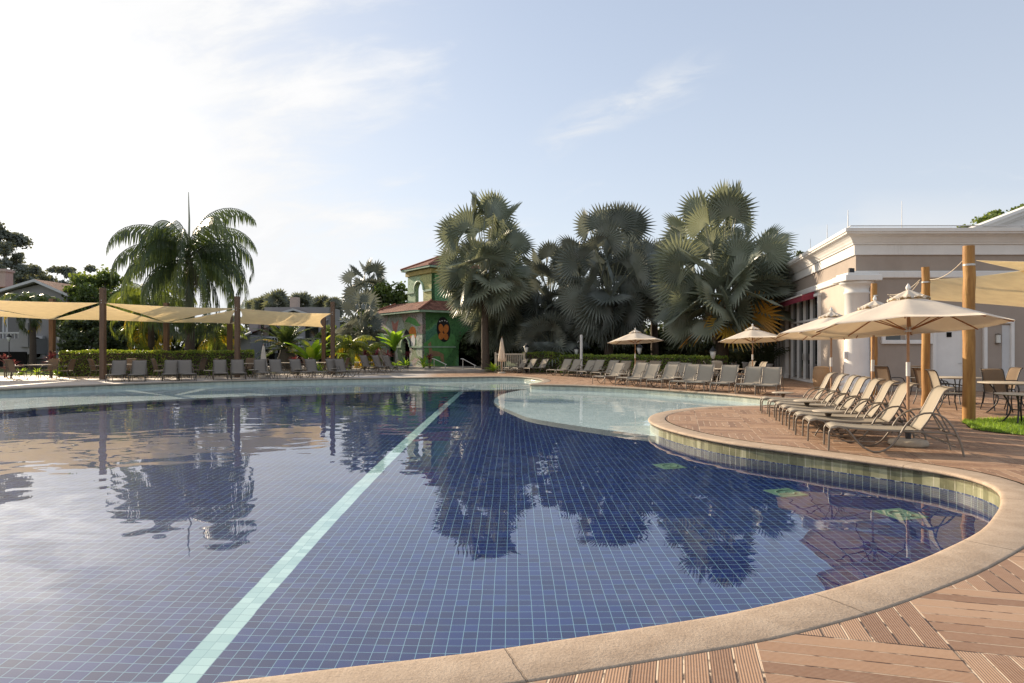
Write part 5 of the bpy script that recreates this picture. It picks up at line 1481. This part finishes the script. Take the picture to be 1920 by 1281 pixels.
feather_palm('date palm with thick round trunk before the white balustrade', XA(536, 44.5), 44.5, ZA(655, 44.5), 2.5, 34, 35, 'queen', ll=.42, nl=34, droop=1.0, el0=85, el1=5, w=.035, hang=.2, trunk=.42, bulb=True, bark='barkgrey')
feather_palm('small palm with thin twin-like trunk right of the last square post', XA(655, 44), 44, ZA(655, 44), 2.0, 18, 36, 'queeny', ll=.6, nl=24, droop=1.8, w=.05, yel=.1, trunk=.10)
feather_palm('second small palm just left of the painted tower', XA(684, 47), 47, ZA(668, 47), 1.9, 16, 37, 'queeny', ll=.6, nl=22, droop=1.9, w=.05, yel=.2, trunk=.10)
feather_palm('drooping palm under the left shade sails near the balcony', XA(60, 50), 50, ZA(575, 50), 2.6, 20, 38, 'queen', ll=.9, nl=26, droop=2.4, w=.05, hang=.9, yel=.05)
# banana-like plants
strap_plant('big yellow-green banana plant before the balustrade house', XA(585, 43), 43, 17, 2.5, .27, 41, 'banana', 'banana_plant', 'banana plant', spread=.5, stem=.5, el_lo=25)
strap_plant('tall banana plant before the pastel mural wall', XA(740, 46), 46, 13, 1.9, .24, 42, 'banana', 'banana_plant', 'banana plant', spread=.5, stem=1.8, el_lo=40)
for i, (px, Y, h, l_) in enumerate([(268, 38, .5, 'red cordyline')]): pass
cd_ = [(8, 34.5, .9, 'red leaved plant at the far left frame edge'), (96, 34.0, .95, 'bright red leaved plant before the first back post'), (22, 33.6, .5, 'smaller red plant beside the leftmost chair'), (764, 45.5, 1.0, 'dark red leaved plant before the mural corner'),
       (706, 43.8, .9, 'red plant behind the terrace loungers, left one'), (727, 43.9, .9, 'red plant behind the terrace loungers, beside the banana stem'), (805, 45.4, .7, 'low red plant beside the left handrail'), (553, 39.5, .8, 'red plant behind the left row before the banana plant'), (684, 42.5, 1.1, 'small red plant behind the low tables')]
for i, (px, Y, st_, l_) in enumerate(cd_):
    strap_plant(l_, XA(px, Y), Y, 26, .55, .055, 50 + i, 'cordyline', 'red_plant', 'plant', 'red leaved plants', z0=.165 if 690 < px < 830 else 0, stem=st_, el_lo=20)
for i, (px, Y, L_, l_) in enumerate([(760, 44.2, .85, 'bright yellow-green strap leaved plant before the mural corner'), (794, 44.6, .95, 'brightest lime plant left of the left handrail'), (742, 44.4, .6, 'small lime plant under the banana stem'), (925, 42, .7, 'tuft of grass-like leaves at the tall palm foot'), (598, 40.5, .8, 'lime leaves showing between two left loungers'), (640, 41.5, .7, 'lime leaves behind the last square post')]):
    strap_plant(l_, XA(px, Y), Y, 30, L_, .05, 70 + i, 'banana', 'lime_plant', 'plant', 'lime green strap plants', z0=.165 if 690 < px < 830 else 0, el_lo=30)
for i, (px, Y, L_) in enumerate([(40, 36.0, .5), (70, 35.8, .45), (108, 35.6, .6), (128, 36, .5)]):
    strap_plant('low yellow-green border plant behind the leftmost table, %s from the left' % ORD[i], XA(px, Y), Y, 34, L_, .045, 80 + i, 'banana', 'border_plant', 'plant', 'border plants at the far left', el_lo=20)
# clipped hedges
hedge('long clipped hedge behind the left lounger row, lit yellow-green along its top', [(XA(122, 36.2), 36.2), (XA(200, 36.6), 36.6), (XA(300, 37.2), 37.2), (XA(400, 37.9), 37.9), (XA(474, 38.6), 38.6)], 1.2, 1.40, 61)
hr = [(983, 694), (1064, 700)]
hedge('short clipped hedge block at the left end of the right row', [(XA(988, 43.4), 43.4), (XA(1064, 42.2), 42.2)], 1.3, 1.30, 62)
hedge('long clipped hedge behind the right lounger rows', [(XA(1062, 40.8), 40.8), (XA(1120, 39.2), 39.2), (XA(1200, 36.6), 36.6), (XA(1280, 34.0), 34.0), (XA(1348, 31.8), 31.8)], 1.2, 1.14, 63)
# backing shrubs and trees
for i, (px, Y, top, w, l_) in enumerate([(905, 54, 600, 2.8, 'dark bushy tree behind the tall clear palm trunk'), (975, 53, 606, 2.7, 'dark bushy tree behind the hedge left end'), (1060, 51, 600, 2.8, 'dark bushy tree behind the pale shower post'), (1150, 50, 600, 2.9, 'dark bushy tree under the broad grey palm'), (1235, 48, 596, 2.8, 'dark bushy tree behind the farthest umbrella'), (1310, 45, 592, 2.6, 'dark bushy tree left of the boot-covered trunk'), (1392, 43, 600, 2.3, 'dark bushy tree right of the boot-covered trunk')]):
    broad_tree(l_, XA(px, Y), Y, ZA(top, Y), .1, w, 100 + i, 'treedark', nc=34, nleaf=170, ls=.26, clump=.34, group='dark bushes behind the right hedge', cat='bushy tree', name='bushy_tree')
for i, (px, Y, top, w, l_) in enumerate([(165, 46, 585, 1.9, 'dark shrub tree behind the hedge left end'), (235, 50, 590, 2.2, 'dark shrub tree right of the first front post'), (315, 52, 585, 2.4, 'dark shrub tree behind the middle back post'), (395, 52, 600, 2.0, 'dark shrub tree right of the tall feather palm')]):
    broad_tree(l_, XA(px, Y), Y, ZA(top, Y), .1, w, 120 + i, 'treedark', nc=26, nleaf=170, ls=.24, clump=.36, group='dark bushes behind the left hedge', cat='bushy tree', name='bushy_tree')
broad_tree('bright leafy tree above the shade sails left of the feather palms', XA(185, 56), 56, ZA(497, 56), 1.5, 3.6, 131, 'tree', nc=50, nleaf=190, ls=.27, clump=.26)
broad_tree('bright leafy tree between the left fan palms and the painted tower', XA(735, 60), 60, ZA(528, 60), .5, 2.9, 132, 'tree', nc=40, nleaf=200, ls=.28, clump=.3)
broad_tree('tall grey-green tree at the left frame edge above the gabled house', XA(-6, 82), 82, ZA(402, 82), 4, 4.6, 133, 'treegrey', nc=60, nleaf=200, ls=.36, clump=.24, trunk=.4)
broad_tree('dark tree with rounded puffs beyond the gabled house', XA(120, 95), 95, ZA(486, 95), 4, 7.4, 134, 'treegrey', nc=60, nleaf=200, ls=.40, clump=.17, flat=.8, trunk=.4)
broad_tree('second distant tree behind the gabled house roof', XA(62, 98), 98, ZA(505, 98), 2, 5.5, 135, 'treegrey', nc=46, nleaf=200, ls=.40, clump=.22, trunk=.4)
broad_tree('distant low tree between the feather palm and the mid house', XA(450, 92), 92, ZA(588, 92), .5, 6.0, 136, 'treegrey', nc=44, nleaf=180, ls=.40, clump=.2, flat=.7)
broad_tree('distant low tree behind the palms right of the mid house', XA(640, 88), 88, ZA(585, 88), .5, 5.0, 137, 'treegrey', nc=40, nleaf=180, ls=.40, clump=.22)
broad_tree('low leafy shrub tree behind the last square posts', XA(650, 58), 58, ZA(600, 58), .3, 2.6, 138, 'tree', nc=30, nleaf=180, ls=.24, clump=.3)
broad_tree('green tree showing above the upper gable at the right edge', XA(1880, 48), 48, ZA(386, 48), 6, 3.6, 139, 'tree', nc=44, nleaf=190, ls=.28, clump=.22, flat=.8)
broad_tree('small twiggy dark tree behind the cornice left end', XA(1508, 52), 52, ZA(462, 52), 5, 1.2, 140, 'treedark', nc=16, nleaf=60, ls=.18, clump=.3)
broad_tree('dark leafy tree behind the tower, right side', XA(862, 62), 62, ZA(560, 62), .3, 3.6, 141, 'treedark', nc=36, nleaf=180, ls=.3, clump=.3)
# potted plants along the glass doors
def potted(label, x, y, seed, h=.75):
    t = thing('potted_palm', label, 'potted plant', (x, y, 0), 0, 'potted plants by the building'); 
    MB().lathe([(.2, 0), (.24, .05), (.31, h - .1), (.35, h - .06), (.35, h), (.30, h), (.28, h - .05), (.001, h - .05)], 24).build('pot', M['potwhite'], t)
    q = random.Random(seed); mb = MB()
    for i in range(26):
        frond(mb, V((q.gauss(0, .06), q.gauss(0, .06), h - .05)), i * 2.4, R(q.uniform(45, 88)), q.uniform(1.1, 1.9), 1.0, q, 11, .34, .4, q.uniform(.1, .6), .028)
    mb.build('fronds', M['treedark'], t)
p = Wl(10.7, 1.1); potted('potted palm in a pale pot left of the tall glass doors', p.x, p.y, 5)
p = Wl(15.2, 1.3); potted('potted palm farther along the building behind the fourth umbrella', p.x, p.y, 6)
p = Wl(19.5, 1.4); potted('farthest potted palm along the dark glazed wall', p.x, p.y, 7)
